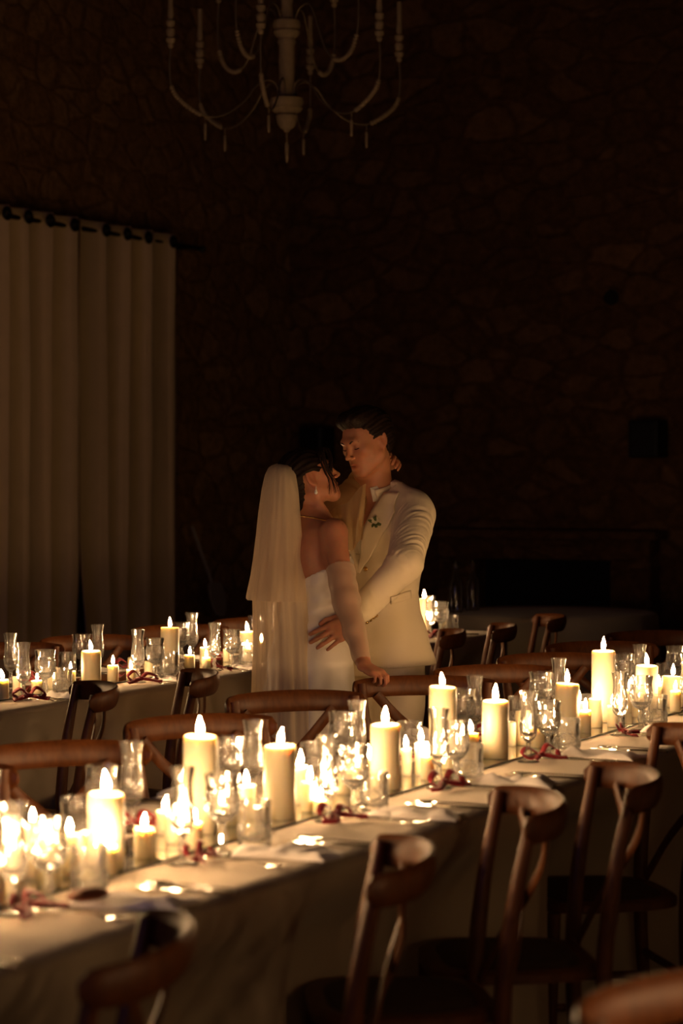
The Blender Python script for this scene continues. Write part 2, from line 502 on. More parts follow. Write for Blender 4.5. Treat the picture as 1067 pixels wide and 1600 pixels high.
M = {
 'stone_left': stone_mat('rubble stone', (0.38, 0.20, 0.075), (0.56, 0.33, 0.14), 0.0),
 'stone_back': stone_mat('rubble stone darkened for shade', (0.23, 0.112, 0.045), (0.36, 0.19, 0.08), 7.3),  # same rubble stone, dimmer light of these walls put into a darker base
 'plaster': pr('old plaster', (0.25, 0.18, 0.12), 0.95, var=0.2, scale=3),
 'floor': pr('worn concrete floor', (0.13, 0.10, 0.075), 0.65, var=0.25, scale=4, bump=0.1, bscale=40),
 'beam': wood_mat('old beam', (0.08, 0.045, 0.025), (0.13, 0.08, 0.045), 0.7),
 'curtain': weave_mat('linen curtain', (0.66, 0.50, 0.31), ws=500, var=0.1),
 'iron': pr('black iron', (0.012, 0.011, 0.010), 0.45, metal=0.6),
 'black': pr('black casing', (0.008, 0.008, 0.008), 0.6),
 'soot_shade': pr('soot and opening shade', (0.012, 0.010, 0.009), 0.95, var=0.3, scale=12),  # near black also stands for shade inside firebox and vent hole
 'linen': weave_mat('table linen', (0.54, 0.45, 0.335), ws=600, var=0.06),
 'dark_linen': weave_mat('table linen darkened as unlit', (0.30, 0.25, 0.19), ws=600, var=0.06),  # table linen copy, missing candlelight darkened into the colour; also bench and peel
 'napkin': weave_mat('napkin cotton', (0.85, 0.81, 0.78), ws=900, var=0.05),
 'wood': wood_mat('walnut stained wood', (0.082, 0.024, 0.005), (0.145, 0.044, 0.009), 0.45),
 'seat': pr('dark woven seat', (0.05, 0.026, 0.014), 0.7, var=0.3, scale=120, bump=0.5, bscale=160),
 'oldwood': pr('chalky turned wood', (0.30, 0.22, 0.13), 0.85, var=0.35, scale=30, bump=0.3),
 'wire': pr('aged wire', (0.20, 0.15, 0.09), 0.5, metal=0.6),
 'wax': pr('ivory wax', (0.66, 0.59, 0.425), 0.5, sss=0.75, sssr=(1.0, 0.80, 0.52), ssss=0.018, spec=0.35),
 'wick': pr('charred wick', (0.02, 0.015, 0.01), 0.9),
 'flame': flame_mat('candle flame'),
 'glass': glass_mat('cut crystal'),
 'mirror': pr('mirror glass', (0.80, 0.82, 0.80), 0.03, metal=1.0),
 'mirror_edge': pr('mirror cut edge', (0.03, 0.05, 0.045), 0.2),
 'ribbon': pr('red velvet ribbon', (0.24, 0.003, 0.012), 0.7, sheen=0.15),
 'silver': pr('polished cutlery steel', (0.78, 0.74, 0.68), 0.17, metal=1.0),
 'bread': pr('brown bread crust', (0.22, 0.07, 0.03), 0.7, var=0.3, scale=60, bump=0.3),
}
# ------------------------------------------------------------------ room shell
def slab(name, corners, z0, z1, mat, kind='structure'):
    b = MB(); n = len(corners)
    vs = [Vector((c.x, c.y, z0)) for c in corners] + [Vector((c.x, c.y, z1)) for c in corners]
    fs = [tuple(reversed(range(n))), tuple(range(n, 2 * n))] + [(i, (i + 1) % n, (i + 1) % n + n, i + n) for i in range(n)]
    b.add(vs, fs)
    return tag(b.build(name, mat, smooth=False), kind=kind)
T0, T1, NL, NR, HC = -1.2, 15.4, -7.86, 4.4, 5.9      # front, back, left and right limits of the hall, ceiling
slab('floor', [tn(T0, NL - .4), tn(T0, NR + .4), tn(T1 + .4, NR + .4), tn(T1 + .4, NL - .4)], -0.2, 0.0, M['floor'])
slab('ceiling', [tn(T0, NL - .4), tn(T0, NR + .4), tn(T1 + .4, NR + .4), tn(T1 + .4, NL - .4)], HC, HC + .2, M['plaster'])

def rough_wall(name, A, B, inward, holes, mat, zt=HC):
    """rubble wall with real relief; holes = (u0,u1,z0,z1) openings with a depth"""
    L = (B - A).length; d = (B - A).normalized()
    nu, nv = int(L / 0.09), int(zt / 0.09)
    b = MB()
    def f(u, v):
        x, z = u * L, v * zt
        p = A + d * x + Vector((0, 0, z))
        q = Vector((p.x * 3.0, p.y * 3.0, p.z * 4.6))
        r = noise.noise(q) * 0.018 + noise.noise(q * 2.7) * 0.010
        return p + inward * (r if 0 < u < 1 and 0 < v < 1 else 0)
    b.grid(f, nu, nv)
    o = b.build(name, mat, smooth=True, auto=False)
    # thickness behind
    bb = MB(); bb.add([A, B, B - inward * .35, A - inward * .35] + [q + Vector((0, 0, zt)) for q in (A, B, B - inward * .35, A - inward * .35)],
                     [(1, 2, 6, 5), (2, 3, 7, 6), (3, 0, 4, 7), (4, 5, 6, 7)])
    me = o.data; bm = bmesh.new(); bm.from_mesh(me)
    vs = [bm.verts.new(v) for v in bb.v]
    for fc in bb.f: bm.faces.new([vs[i] for i in fc])
    bm.to_mesh(me); bm.free()
    return tag(o, kind='structure')
rough_wall('wall_left', tn(T0, NL), tn(T1, NL), TNOR, [], M['stone_left'])
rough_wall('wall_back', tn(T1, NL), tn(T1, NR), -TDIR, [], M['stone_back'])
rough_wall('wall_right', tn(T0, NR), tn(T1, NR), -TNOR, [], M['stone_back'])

def WM(t, n, z=0):
    """frame on the back wall: local x along the wall to the right, y into the room, z up"""
    m = Matrix.Identity(4); X = TNOR; Y = -TDIR
    for i in range(3): m[i][0] = X[i]; m[i][1] = Y[i]
    # right handed
    m[0][0], m[1][0] = -X.x, -X.y
    m.translation = tn(t, n, z); return m

def back_at(x, y, off=0.0):
    """point on the back wall plane seen at pixel"""
    T = T1 - off
    u = (x - 533.5) / FPX
    # T*TDIR + n*TNOR with X/Y = u
    n = (u * T * TDIR.y - T * TDIR.x) / (TNOR.x - u * TNOR.y)
    p = tn(T, n); return p.x, p.y, z_at(y, p.y)
RB = math.atan2(-TNOR.y, -TNOR.x)   # local x runs to the left along the back wall, local y into the room

# fireplace: black opening with a stone mantel, standing proud of the back wall
x0, y0_, z_top = back_at(752, 872, 0.1); x1, y1_, _ = back_at(962, 872, 0.1)
wid = math.hypot(x1 - x0, y1_ - y0_); cx, cy = (x0 + x1) / 2, (y0_ + y1_) / 2
fp = empty('fireplace', (cx + TDIR.x * .1, cy + TDIR.y * .1, 0), RB, 'low dark open fireplace in the back stone wall behind the round table', 'fireplace')
hw = wid / 2
b = MB()
b.box((-hw - .28, 0, 0), (-hw, .22, z_top)).box((hw, 0, 0), (hw + .28, .22, z_top)).box((-hw - .28, 0, z_top), (hw + .28, .22, z_top + .14))
b.build('surround', M['stone_back'], fp, smooth=False, bevel=.015)
MB().box((-hw, .01, 0), (hw, .03, z_top)).build('firebox', M['soot_shade'], fp, smooth=False)  # flat near-black panel painted for the dark depth of the opening
MB().box((-hw - .34, -.0, z_top + .14), (hw + .34, .30, z_top + .20)).build('mantel_shelf', M['stone_back'], fp, smooth=False, bevel=.012)

def speaker(px, py, w, h, label, off=0.16, bracket=True):
    X, Y, Z = back_at(px, py, off)
    o = empty('wall_speaker', (X, Y, Z), RB, label, 'speaker', 'black wall speakers')
    MB().box((-w / 2, -.11, -h / 2), (w / 2, .11, h / 2)).build('cabinet', M['black'], o, smooth=False, bevel=.012)
    MB().box((-w / 2 + .012, .11, -h / 2 + .012), (w / 2 - .012, .118, h / 2 - .012)).build('grille', M['iron'], o, smooth=False, bevel=.004)
    MB().tube([(0, -.11, 0), (0, -.17, 0)], .02, 8).box((-.04, -.175, -.05), (.04, -.16, .05)).build('bracket', M['iron'], o, smooth=False)
    return o
speaker(1012, 686, 0.20, 0.25, 'black box speaker on the back wall at the right edge, right of the groom')
speaker(495, 696, 0.18, 0.26, 'black box speaker on the back wall between the two heads')
X, Y, Z = back_at(957, 465, 0.0)
o = empty('wall_vent', (X, Y, Z), RB, 'small round dark vent hole high on the back stone wall', 'vent')
MB().tube([(0, .0, 0), (0, .03, 0)], .055, 24).build('hole', M['soot_shade'], o)  # solid dark plug, shade inside the hole is in its colour
ring = [(math.cos(a) * .062, .03, math.sin(a) * .062) for a in [i * math.tau / 28 for i in range(28)]]
MB().tube(ring, .008, 8, close=True).build('rim', M['stone_back'], o)

# ------------------------------------------------------------------ curtains on the left wall
NC = NL + 0.16
rod_t0, rod_t1 = t_at(-140, NC), t_at(316, NC)
ROD_Z = z_at(340, tn(t_at(28, NC), NC).y) + 0.0
rod = empty('curtain_rod', tn(rod_t1, NC, ROD_Z), 0, 'thin black iron curtain rod along the left stone wall', 'curtain rod')
bm_ = MB().tube([tn(rod_t0, NC, ROD_Z) - rod.location, Vector((0, 0, 0))], .014, 12)
bm_.build('rod', M['iron'], rod)
MB().lathe([(0, -.03), (.018, -.025), (.024, 0), (.018, .025), (0, .03)], 12, M=Matrix.Rotation(math.pi / 2, 4, 'X')).build('finial', M['iron'], rod)
for tt in (rod_t0 + .1, rod_t1 - .12):
    c = tn(tt, NC, ROD_Z) - rod.location
    MB().tube([c, c - TNOR * .155], .010, 8).tube([c - TNOR * .15, c - TNOR * .16], .03, 12).build('rod_bracket', M['iron'], rod)

def curtain(rings_px, edge0, edge1, label, seed, gap=None):
    te0, te1 = t_at(edge0, NC), t_at(edge1, NC)
    rt = [t_at(x, NC) for x in rings_px]
    o = empty('curtain', tn((te0 + te1) / 2, NC, 0), 0, label, 'curtain', 'pair of linen grommet curtains')
    base = o.location.copy()
    # phase: one full fold per ring
    kt = [te0] + rt + [te1]; kp = [-0.62] + [i * 1.0 for i in range(len(rt))] + [len(rt) - 0.38]
    ztop, zbot = ROD_Z + .055, 0.015
    nu, nv = 26 * len(kt), 46
    def f(u, v):
        t = te0 + (te1 - te0) * u
        ph = np.interp(t, kt, kp)
        z = zbot + (ztop - zbot) * v
        w = 1 - v
        a = 0.038 * (1 - 0.25 * w) * (0.75 + 0.25 * math.sin(ph * 2.3 + seed))
        s_ = math.sin(2 * math.pi * ph + 0.35 * math.sin(3 * v + ph))
        s_ = math.copysign(abs(s_) ** 0.7, s_)
        off = .022 + a * s_ + 0.012 * w * math.sin(5 * ph + 4 * v + seed) + 0.010 * noise.noise(Vector((t * 5, z * 1.2, seed)))
        dt = 0.030 * math.cos(2 * math.pi * ph) + 0.02 * w * math.sin(ph * 3 + v * 2)
        if gap: # inner edge falls away below
            dt += gap * max(0, 0.35 - v) ** 1.3 * (u if gap < 0 else 1 - u) ** 3
        return tn(t + dt, NC + off, z) - base
    MB().sheet(f, nu, nv, .003).build('cloth', M['curtain'], o, auto=False)
    for t in rt:
        c = tn(t, NC + .074, ROD_Z) - base
        ringp = [c + TDIR * (math.cos(a) * .028) + Vector((0, 0, math.sin(a) * .028)) + TNOR * .004 for a in [i * math.tau / 20 for i in range(20)]]
        MB().tube(ringp, .013, 8, close=True).build('grommet', M['iron'], o)
curtain([-110, -72, -38, -6, 28, 62, 100], -140, 127, 'left beige linen curtain panel hanging from iron grommets at the photo edge', 1.0, gap=-.5)
curtain([150, 183, 216, 255], 122, 277, 'right beige linen curtain panel ending beside the bare stone wall', 4.2, gap=.5)

# things by the left wall, right of the curtain
p = loc_at(362, -6.9)
bn = empty('bench', p, TANG, 'low pale cushioned bench against the stone wall, right of the curtains', 'bench')
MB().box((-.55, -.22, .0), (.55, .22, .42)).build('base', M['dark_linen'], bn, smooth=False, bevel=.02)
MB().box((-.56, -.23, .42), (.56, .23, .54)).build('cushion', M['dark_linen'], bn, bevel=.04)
p = tn(t_at(300, NL + .1), NL + .1)
pe = empty('oven_peel', p, TANG, 'long handled wooden oven peel leaning on the stone wall beside the curtain', 'oven peel')
zt, zm, zb = z_at(822, p.y), z_at(915, p.y), z_at(962, p.y)
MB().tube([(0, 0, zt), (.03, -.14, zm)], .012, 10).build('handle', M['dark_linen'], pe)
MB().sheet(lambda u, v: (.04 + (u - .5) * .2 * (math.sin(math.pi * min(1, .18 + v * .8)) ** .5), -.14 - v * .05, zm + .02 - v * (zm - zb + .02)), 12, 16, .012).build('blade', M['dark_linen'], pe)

# ------------------------------------------------------------------ chandelier
CX, CD = at(448, 100, 12.0).x, 12.0
def cz(y): return z_at(y, CD)
zc = cz(175)
ch = empty('chandelier', (CX, CD, zc), 0.28, 'large turned wood and wire chandelier with beaded arms hanging above the couple', 'chandelier')
def q(y): return cz(y) - zc
s12 = FPX / CD
prof = [(0, q(207)), (4, q(206)), (5, q(203)), (10, q(200)), (14, q(194)), (16, q(186)), (17, q(181)), (13, q(178)), (21, q(175)), (25, q(170)), (24, q(166)), (27, q(161)), (26, q(154)), (14, q(151)),
        (11, q(146)), (12, q(120)), (13, q(95)), (12, q(72)), (15, q(66)), (13, q(60)), (18, q(56)), (21, q(50)), (19, q(46)), (22, q(42)), (21, q(33)), (12, q(30)), (9, q(10)), (12, q(-10)), (10, q(-60)), (16, q(-70)), (12, q(-85)), (3, q(-90)), (0, q(-91))]
MB().lathe([(r / s12, z) for r, z in prof], 28, rfun=lambda i, k, z: 1 + (0.04 if 3 <= i <= 6 and k % 2 else 0)).build('turned_column', M['oldwood'], ch)
MB().tube([(0, 0, q(-90)), (0, 0, HC - zc)], .008, 8).build('suspension_rod', M['iron'], ch)
MB().tube([(0, 0, q(206)), (0, 0, q(222))], .003, 6).lathe([(0, q(220)), (.008, q(223)), (.011, q(228)), (.009, q(240)), (.006, q(252)), (0, q(255))], 10).build('pendant', M['oldwood'], ch)
def arm(ang, tier):
    R = Matrix.Rotation(ang, 4, 'Z')
    if tier == 0: pts = [(.045, q(150)), (.055, q(133)), (.10, q(127)), (.16, q(138)), (.22, q(162)), (.32, q(184)), (.42, q(188)), (.52, q(172)), (.585, q(150)), (.60, q(118)), (.595, q(86))]
    else: pts = [(.045, q(35)), (.08, q(15)), (.14, q(12)), (.19, q(50)), (.24, q(88)), (.31, q(103)), (.38, q(92)), (.42, q(60)), (.425, q(20)), (.42, q(-10))]
    P = cr([Vector((r, 0, z)) for r, z in pts], 5)
    a = MB().tube(P, .0048, 7).xform(R).build('arm', M['wire'], ch)
    e = pts[-1]; h = e[1]
    prof = [(0, -.005), (.010, 0), (.016, .012), (.012, .022), (.022, .03), (.024, .045), (.013, .052), (.020, .062), (.024, .085), (.018, .095), (.012, .10), (.021, .112), (.023, .13), (.013, .138), (.016, .16), (.013, .2), (.013, .3), (0, .302)]
    MB().lathe([(r, z + h) for r, z in prof], 14, (e[0], 0, 0)).xform(R).build('candle_socket', M['oldwood'], a)
    seg = P[int(len(P) * (.62 if tier == 0 else .5)):int(len(P) * (.84 if tier == 0 else .78))]
    bd = MB(); fine = cr(seg, 4)
    bd.tube(fine, [(.013 if i % 3 else .008) for i in range(len(fine))], 8)
    bd.xform(R).build('bead_strand', M['oldwood'], a)
    if tier == 0:
        m_ = pts[6]
        MB().tube([(m_[0], 0, m_[1]), (m_[0], 0, m_[1] - .03)], .002, 5).lathe([(0, m_[1] - .03), (.008, m_[1] - .04), (.0075, m_[1] - .09), (.006, m_[1] - .115), (0, m_[1] - .12)], 8, (m_[0], 0, 0)).xform(R).build('pendant', M['oldwood'], a)
for k in range(6): arm(k * math.tau / 6 + .06, 0)
for k in range(4): arm(k * math.tau / 4 + .7, 1)

# ------------------------------------------------------------------ chairs
def make_chair():
    r = empty('crossback_chair')
    W = M['wood']
    # seat: rounded trapezoid
    def seat_ring(k, g, z):
        out = []
        for i in range(40):
            a = math.tau * i / 40; c, s = math.cos(a), math.sin(a)
            x = math.copysign(abs(c) ** .55, c); y = math.copysign(abs(s) ** .55, s)
            out.append(((.185 + .022 * (y + 1) / 2 - g) * x, (.185 - g) * y + .0, z))
        return out
    sb = MB(); rows = [seat_ring(0, .03, .425), seat_ring(0, .0, .432), seat_ring(0, 0, .450), seat_ring(0, .010, .457), seat_ring(0, .03, .455)]
    b0 = [v for row in rows for v in row]
    fs = [(j * 40 + i, j * 40 + (i + 1) % 40, (j + 1) * 40 + (i + 1) % 40, (j + 1) * 40 + i) for j in range(4) for i in range(40)]
    fs += [tuple(reversed(range(40))), tuple(160 + i for i in range(40))]
    sb.add(b0, fs).build('seat', W, r)
    sp = MB(); rows = [seat_ring(0, .035, .454), seat_ring(0, .045, .461), seat_ring(0, .10, .463)]
    sp.add([v for row in rows for v in row], [(j * 40 + i, j * 40 + (i + 1) % 40, (j + 1) * 40 + (i + 1) % 40, (j + 1) * 40 + i) for j in range(2) for i in range(40)] + [tuple(80 + i for i in range(40))]).build('seat_panel', M['seat'], r)
    for sx in (-1, 1):
        MB().tube(cr([(sx * .165, .155, .43), (sx * .168, .160, .25), (sx * .172, .168, 0)], 5), [.017 - .005 * i / 10 for i in range(11)], 10).build('leg', W, r)
        pts = cr([(sx * .172, -.215, 0), (sx * .172, -.185, .22), (sx * .176, -.178, .45), (sx * .188, -.195, .64), (sx * .200, -.232, .836)], 6)
        n = len(pts)
        MB().tube(pts, [.0135 + .005 * math.sin(math.pi * min(1, i / n * 1.1)) for i in range(n)], 10, flat=(1, 1.1)).build('back_post', W, r)
    # bent top rail: bows backwards, crowned, ends wrap past the posts
    P = []; Rr = []
    n = 26
    for i in range(n + 1):
        u = -1 + 2 * i / n
        x = .228 * math.sin(u * 1.25) / math.sin(1.25)
        y = -.212 - .105 * (1 - abs(u) ** 2.2)
        e = max(0, abs(u) - .9) / .1
        P.append(Vector((x, y, .815 + .008 * (1 - u * u)))); Rr.append((.029 + .004 * (1 - u * u)) * math.sqrt(max(0.05, 1 - e * e * .85)))
    MB().tube(P, Rr, 14, flat=(.36, 1), up=(0, -.18, 1)).build('top_rail', W, r)
    for sx in (-1, 1):
        pts = cr([(sx * .150, -.185, .455), (sx * .09, -.222, .56), (0, -.252 - .006 * sx, .655), (-sx * .085, -.272, .73), (-sx * .15, -.268, .80)], 6)
        MB().tube(pts, .016, 8, flat=(1, .34), up=(0, 1, .1)).build('cross_slat', W, r)
    st = [((-.168, .163, .20), (-.173, -.19, .20)), ((.168, .163, .20), (.173, -.19, .20)), ((-.168, .163, .29), (.168, .163, .29)), ((-.172, -.186, .26), (.172, -.186, .26))]
    for a, c in st: MB().tube([a, c], .010, 8).build('stretcher', W, r)
    return r
CHAIR = make_chair(); first_chair = [True]
chair_pos = []
def chair(x, y, fx, fy, label, group):
    """x, y: point midway between the back posts; (fx, fy) the way the chair faces"""
    c = CHAIR if first_chair[0] else copy_tree(CHAIR); first_chair[0] = False
    l = math.hypot(fx, fy); fx /= l; fy /= l
    c.location = (x + fx * .22, y + fy * .22, 0); c.rotation_euler = (0, 0, math.atan2(-fx, fy))
    tag(c, label, 'chair', group); chair_pos.append((c.location.x, c.location.y))
    return c
GA, GB, GC, GD = 'chairs on the near side of the front table', 'chairs on the far side of the front table', 'chairs on the near side of the back table', 'chairs on the far side of the back table'
chair(-.319, 3.40, -1, .09, 'wooden chair at the bottom left, nearest the camera at the front table', GA)
chair(.054, 4.145, -1, .03, 'dark wooden chair at the front table, bottom centre of the photo', GA)
chair(.335, 4.82, -1, -.09, 'wooden crossback chair on the near side of the front table, third from the left', GA)
chair(.577, 5.235, -1, -.09, 'wooden crossback chair on the near side of the front table, fourth from the left', GA)
chair(.85, 6.08, -.98, -.2, 'wooden chair cut by the right photo edge, near side of the front table', GA)
chair(.47, 3.02, .62, -.78, 'blurred orange lit chair whose top rail alone fills the bottom right corner', 'chair of a neighbouring table')
chair(.263, 7.56, .10, -1, 'wooden chair on whose top rail the woman in the gown rests her hand', GB)
chair(-.13, 7.04, .49, -.87, 'wooden chair in front of the white gown, left of the one she holds', GB)
chair(-.367, 6.34, .56, -.83, 'wooden chair behind the tall left candle, far side of the front table', GB)
chair(-.66, 5.70, .5, -.86, 'wooden chair on the far side of the front table, second from the left', GB)
chair(-.92, 5.26, .5, -.86, 'wooden chair cut by the left photo edge, far side of the front table', GB)
chair(.515, 8.00, .35, -.93, 'wooden chair directly right of the chair she holds, far side of the front table', GB)
chair(.755, 8.53, .40, -.9, 'wooden chair two places right of the chair she holds, far side of front table', GB)
chair(.985, 9.12, .30, -.95, 'wooden chair right behind the tallest right candle, far side of the front table', GB)
chair(1.27, 9.74, .35, -.93, 'farthest wooden chair on the far side of the front table near the right edge', GB)
chair(-.79, 7.34, -.97, -.24, 'dark wooden chair at the left, standing against the near side of the back table', GC)
chair(-.505, 7.80, -.98, -.15, 'dark wooden chair against the back table, just left of the long veil', GC)
chair(.40, 9.86, -1, .02, 'wooden chair at the back table partly hidden by the groom jacket', GC)
chair(.635, 10.25, -1, .02, 'small wooden chair right of the man, the middle one of three in a row', GC)
chair(.90, 10.9, -.99, -.06, 'small wooden chair in front of the round table, the right one of three', GC)
chair(-1.25, 9.05, .5, -.86, 'wooden chair on the far side of the back table at the left photo edge', GD)
chair(-.976, 9.48, .56, -.83, 'wooden chair behind the back table in front of the left curtain panel', GD)
chair(-.668, 10.12, .5, -.86, 'wooden chair behind the tallest candle of the back table', GD)
chair(-.36, 10.62, .5, -.86, 'wooden chair behind the back table next to the veil', GD)

# ------------------------------------------------------------------ tables
def long_table(nm, t0, t1, nc, hw, mhw, labels, ztop=.75):
    L = t1 - t0; c = tn((t0 + t1) / 2, nc)
    tb = empty('banquet_table', c, TANG, labels[0], 'table')
    MB().box((-L / 2 + .03, -hw + .03, ztop - .035), (L / 2 - .03, hw - .03, ztop - .006)).build('tabletop', M['beam'], tb, smooth=False, bevel=.004)
    k = max(2, int(L / 1.8)); 
    for i in range(k + 1):
        x = -L / 2 + .25 + (L - .5) * i / k
        for sy in (-1, 1):
            MB().tube([(x, sy * (hw - .18), ztop - .035), (x, sy * (hw - .18), 0)], .018, 8).build('leg', M['iron'], tb)
    # local frame: x along the table, local y to the left (towards -n)
    cl = []
    for (px, py) in chair_pos:
        v = Vector((px, py, 0)) - c
        lx, ly = v.dot(TDIR), -v.dot(TNOR)
        if abs(ly) < hw + .40: cl.append((lx, math.copysign(1, ly), abs(ly)))
    # cloth section: down one side, over, down other
    sec = []
    for z in np.linspace(0.02, ztop - .02, 16): sec.append((-1, z))
    for y in np.linspace(-1, 1, 15): sec.append((y, None))
    for z in np.linspace(ztop - .02, .02, 16): sec.append((1, z))
    nu = int(L / .035)
    def f(u, v):
        x = -L / 2 + L * u; j = int(round(v * (len(sec) - 1))); a, z = sec[j]
        if z is None:
            zz = ztop + .0008 * noise.noise(Vector((x * 6, a * 4, 0)))
            if abs(a) > .999: zz -= .004
            return (x, a * hw, zz)
        drop = (ztop - z) / ztop
        side = math.copysign(1, a)
        fold = drop ** .8 * (.020 * math.sin(x * 9.5 + 2 * math.sin(x * 2.1) + side) + .012 * math.sin(x * 23 + side * 2))
        fold += .02 * drop * noise.noise(Vector((x * 2.5, side * 3, z * 2)))
        push = 0
        for lx, sd, ay in cl:
            if sd == side:
                need = (hw + .01) - (ay - .24)      # front of the seat inside the cloth line
                if need > 0:
                    w = math.exp(-max(0, abs(x - lx) - .20) ** 2 / .012)
                    push = max(push, min(need, hw - .04) * w)
        zz = min(1, max(0, (ztop - .02 - z) / .22))
        y = side * (hw + .004 + fold - push * (zz * zz * (3 - 2 * zz)))
        return (x, y, z)
    o = MB().sheet(f, nu, len(sec) - 1, .0018).build('tablecloth', M['linen'], None, auto=False)
    o.location = c; o.rotation_euler = (0, 0, TANG)
    tag(o, labels[1], 'tablecloth', 'linen tablecloths on the long tables')
    # short end falls
    bm = MB()
    for e in (-1, 1):
        bm.sheet(lambda u, v, e=e: (e * (L / 2 + .003 + .015 * (1 - v) * math.sin(u * 14)), e * (-hw + 2 * hw * u), .02 + (ztop - .025) * v), 30, 12, .0018)
    # one cloth: append the end falls to the same mesh
    me = o.data; b2 = bmesh.new(); b2.from_mesh(me); vs = [b2.verts.new(v) for v in bm.v]
    for fc in bm.f: b2.faces.new([vs[i] for i in fc])
    for fc in b2.faces: fc.smooth = True
    b2.to_mesh(me); b2.free()
    # mirror runner panes
    mr = empty('mirror_runner', tn((t0 + t1) / 2, nc, ztop + .001), TANG, labels[2], 'mirror', 'mirror runners')
    n = int(L / 1.3); g = .0
    for i in range(n):
        a = -L / 2 + .15 + (L - .3) * i / n; b_ = -L / 2 + .15 + (L - .3) * (i + 1) / n - .002
        pn = MB().box((a, -mhw, 0), (b_, mhw, .004)).build('mirror_pane', M['mirror_edge'], mr, smooth=False)
        MB().box((a + .003, -mhw + .003, .0041), (b_ - .003, mhw - .003, .0050)).build('silvered_face', M['mirror'], pn, smooth=False)
    return tb
ZT = .7565
ZC = .7508
NM, HWM = -2.425, .40
NF, HWF = -4.54, .30
long_table('front', 1.3, 9.6, NM, HWM, .105,
           ('long banquet table crossing the foreground under the linen cloth', 'beige linen cloth draped over the long front table', 'narrow mirror runner under the candles of the front table'))
long_table('back', 4.9, 10.55, NF, HWF, .11,
           ('long banquet table behind the couple under the linen cloth', 'beige linen cloth draped over the long table behind the couple', 'narrow mirror runner under the candles of the table behind the couple'))
NT3 = -.30
long_table('near', .2, 6.2, NT3, .40, .105,
           ('long banquet table of the next row outside the photo on the right', 'beige linen cloth over the neighbouring table outside the right photo edge', 'narrow mirror runner on the neighbouring table outside the photo'))
# round table far back
RC = Vector(((857 - 533.5) / FPX * 12.95, 12.95, 0))
rt = empty('round_table', RC, 0, 'unlit round table standing far back in front of the fireplace', 'table')
MB().lathe([(0, .715), (.56, .715), (.56, .742), (0, .742)], 40).build('tabletop', M['beam'], rt)
MB().tube([(0, 0, 0), (0, 0, .715)], .04, 12).lathe([(0, 0), (.28, 0), (.26, .03), (.04, .05)], 20).build('pedestal', M['iron'], rt)
def rf(i, k, z): return 1 + (.75 - z) * (.045 * math.sin(k * .75) + .03 * math.sin(k * 1.7)) / .75
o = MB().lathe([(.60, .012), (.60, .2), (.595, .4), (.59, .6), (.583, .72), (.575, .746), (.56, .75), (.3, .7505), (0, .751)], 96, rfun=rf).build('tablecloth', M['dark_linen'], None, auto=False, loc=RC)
tag(o, 'dim floor length cloth over the round table far back', 'tablecloth')
for px, hh, lb in ((708, .27, 'left dark bottle standing on the round table far back'), (740, .25, 'right dark bottle standing on the round table far back')):
    pass
for dx, dy, lb in ((-.50, -.08, 'dark glass bottle at the left rim of the round table'), (-.40, .12, 'dark glass bottle right of the other one on the round table')):
    bo = empty('bottle', RC + Vector((dx, dy, .7515)), 0, lb, 'bottle', 'bottles on the round table')
    MB().lathe([(0, 0), (.034, 0), (.036, .01), (.036, .14), (.03, .165), (.014, .19), (.0125, .25), (.015, .252), (.015, .262), (0, .262)], 18).build('glass_body', M['glass'], bo)
    MB().lathe([(0, .2605), (.0135, .2605), (.0135, .27), (0, .27)], 12).build('cap', M['iron'], bo)
# ------------------------------------------------------------------ candles
_ones = 'first second third fourth fifth sixth seventh eighth ninth tenth eleventh twelfth thirteenth fourteenth fifteenth sixteenth seventeenth eighteenth nineteenth'.split()
ORD = _ones + [t if k == 0 else f"{c}-{_ones[k - 1]}" for t, c in (('twentieth', 'twenty'), ('thirtieth', 'thirty'), ('fortieth', 'forty'), ('fiftieth', 'fifty')) for k in range(10)]
rnd = random.Random(5)
def wax_mesh(r, h, seed):
    b = MB(); sg = random.Random(seed)
    ph = sg.random() * 6
    prof = [(0, 0), (r * .96, 0), (r, .002), (r, h * .25), (r, h * .5), (r, h * .75), (r, h - .006), (r * .97, h - .0015), (r * .90, h), (r * .82, h - .002),
            (r * .6, h - .0065), (r * .3, h - .008), (0, h - .008)]
    dip = min(.004, h * .04)
    b.lathe(prof, 36, rfun=lambda i, k, z: 1 + .006 * math.sin(k * .35 + ph + z * 40))
    for v in b.v:
        if v.z > h - .003 : v.z += dip * (math.sin(math.atan2(v.y, v.x) + ph) * .5) * (math.hypot(v.x, v.y) / r)
    return b
def flame_mb(h, lean, seed):
    b = MB(); n = 9
    pts = []; rr = []
    for i in range(n + 1):
        t = i / n
        rr.append(max(.0006, h * .185 * (math.sin(math.pi * min(1, t ** .62)) ** .9 if t < .999 else 0)))
        pts.append(Vector((lean * t * t, 0, h * t)))
    b.tube(pts, rr, 10)
    return b
def candle(x, ytop, n, r, lit=True, label='', group='', zbase=ZT, fl=1.0):
    p = loc_at(x, n, zbase)
    h = max(.03, z_at(ytop, p.y) - zbase)
    o = empty('pillar_candle' if r > .028 else 'votive_candle', p, rnd.random() * 6, label, 'candle', group)
    wax_mesh(r, h, rnd.random()).build('wax', M['wax'], o)
    MB().tube([(0, 0, h - .010), (.0006, 0, h - .002), (.002, 0, h + .006)], .0011, 6).build('wick', M['wick'], o)
    if lit:
        fh = (.038 if r > .028 else .030) * fl * rnd.uniform(.9, 1.12)
        f = flame_mb(fh, rnd.uniform(-.006, .006), 0)
        f.xform(Matrix.Translation((.001, 0, h + .002)))
        f.build('flame', M['flame'], o, auto=False)
    return o
A = NM + .055; B_ = NM; C_ = NM - .055
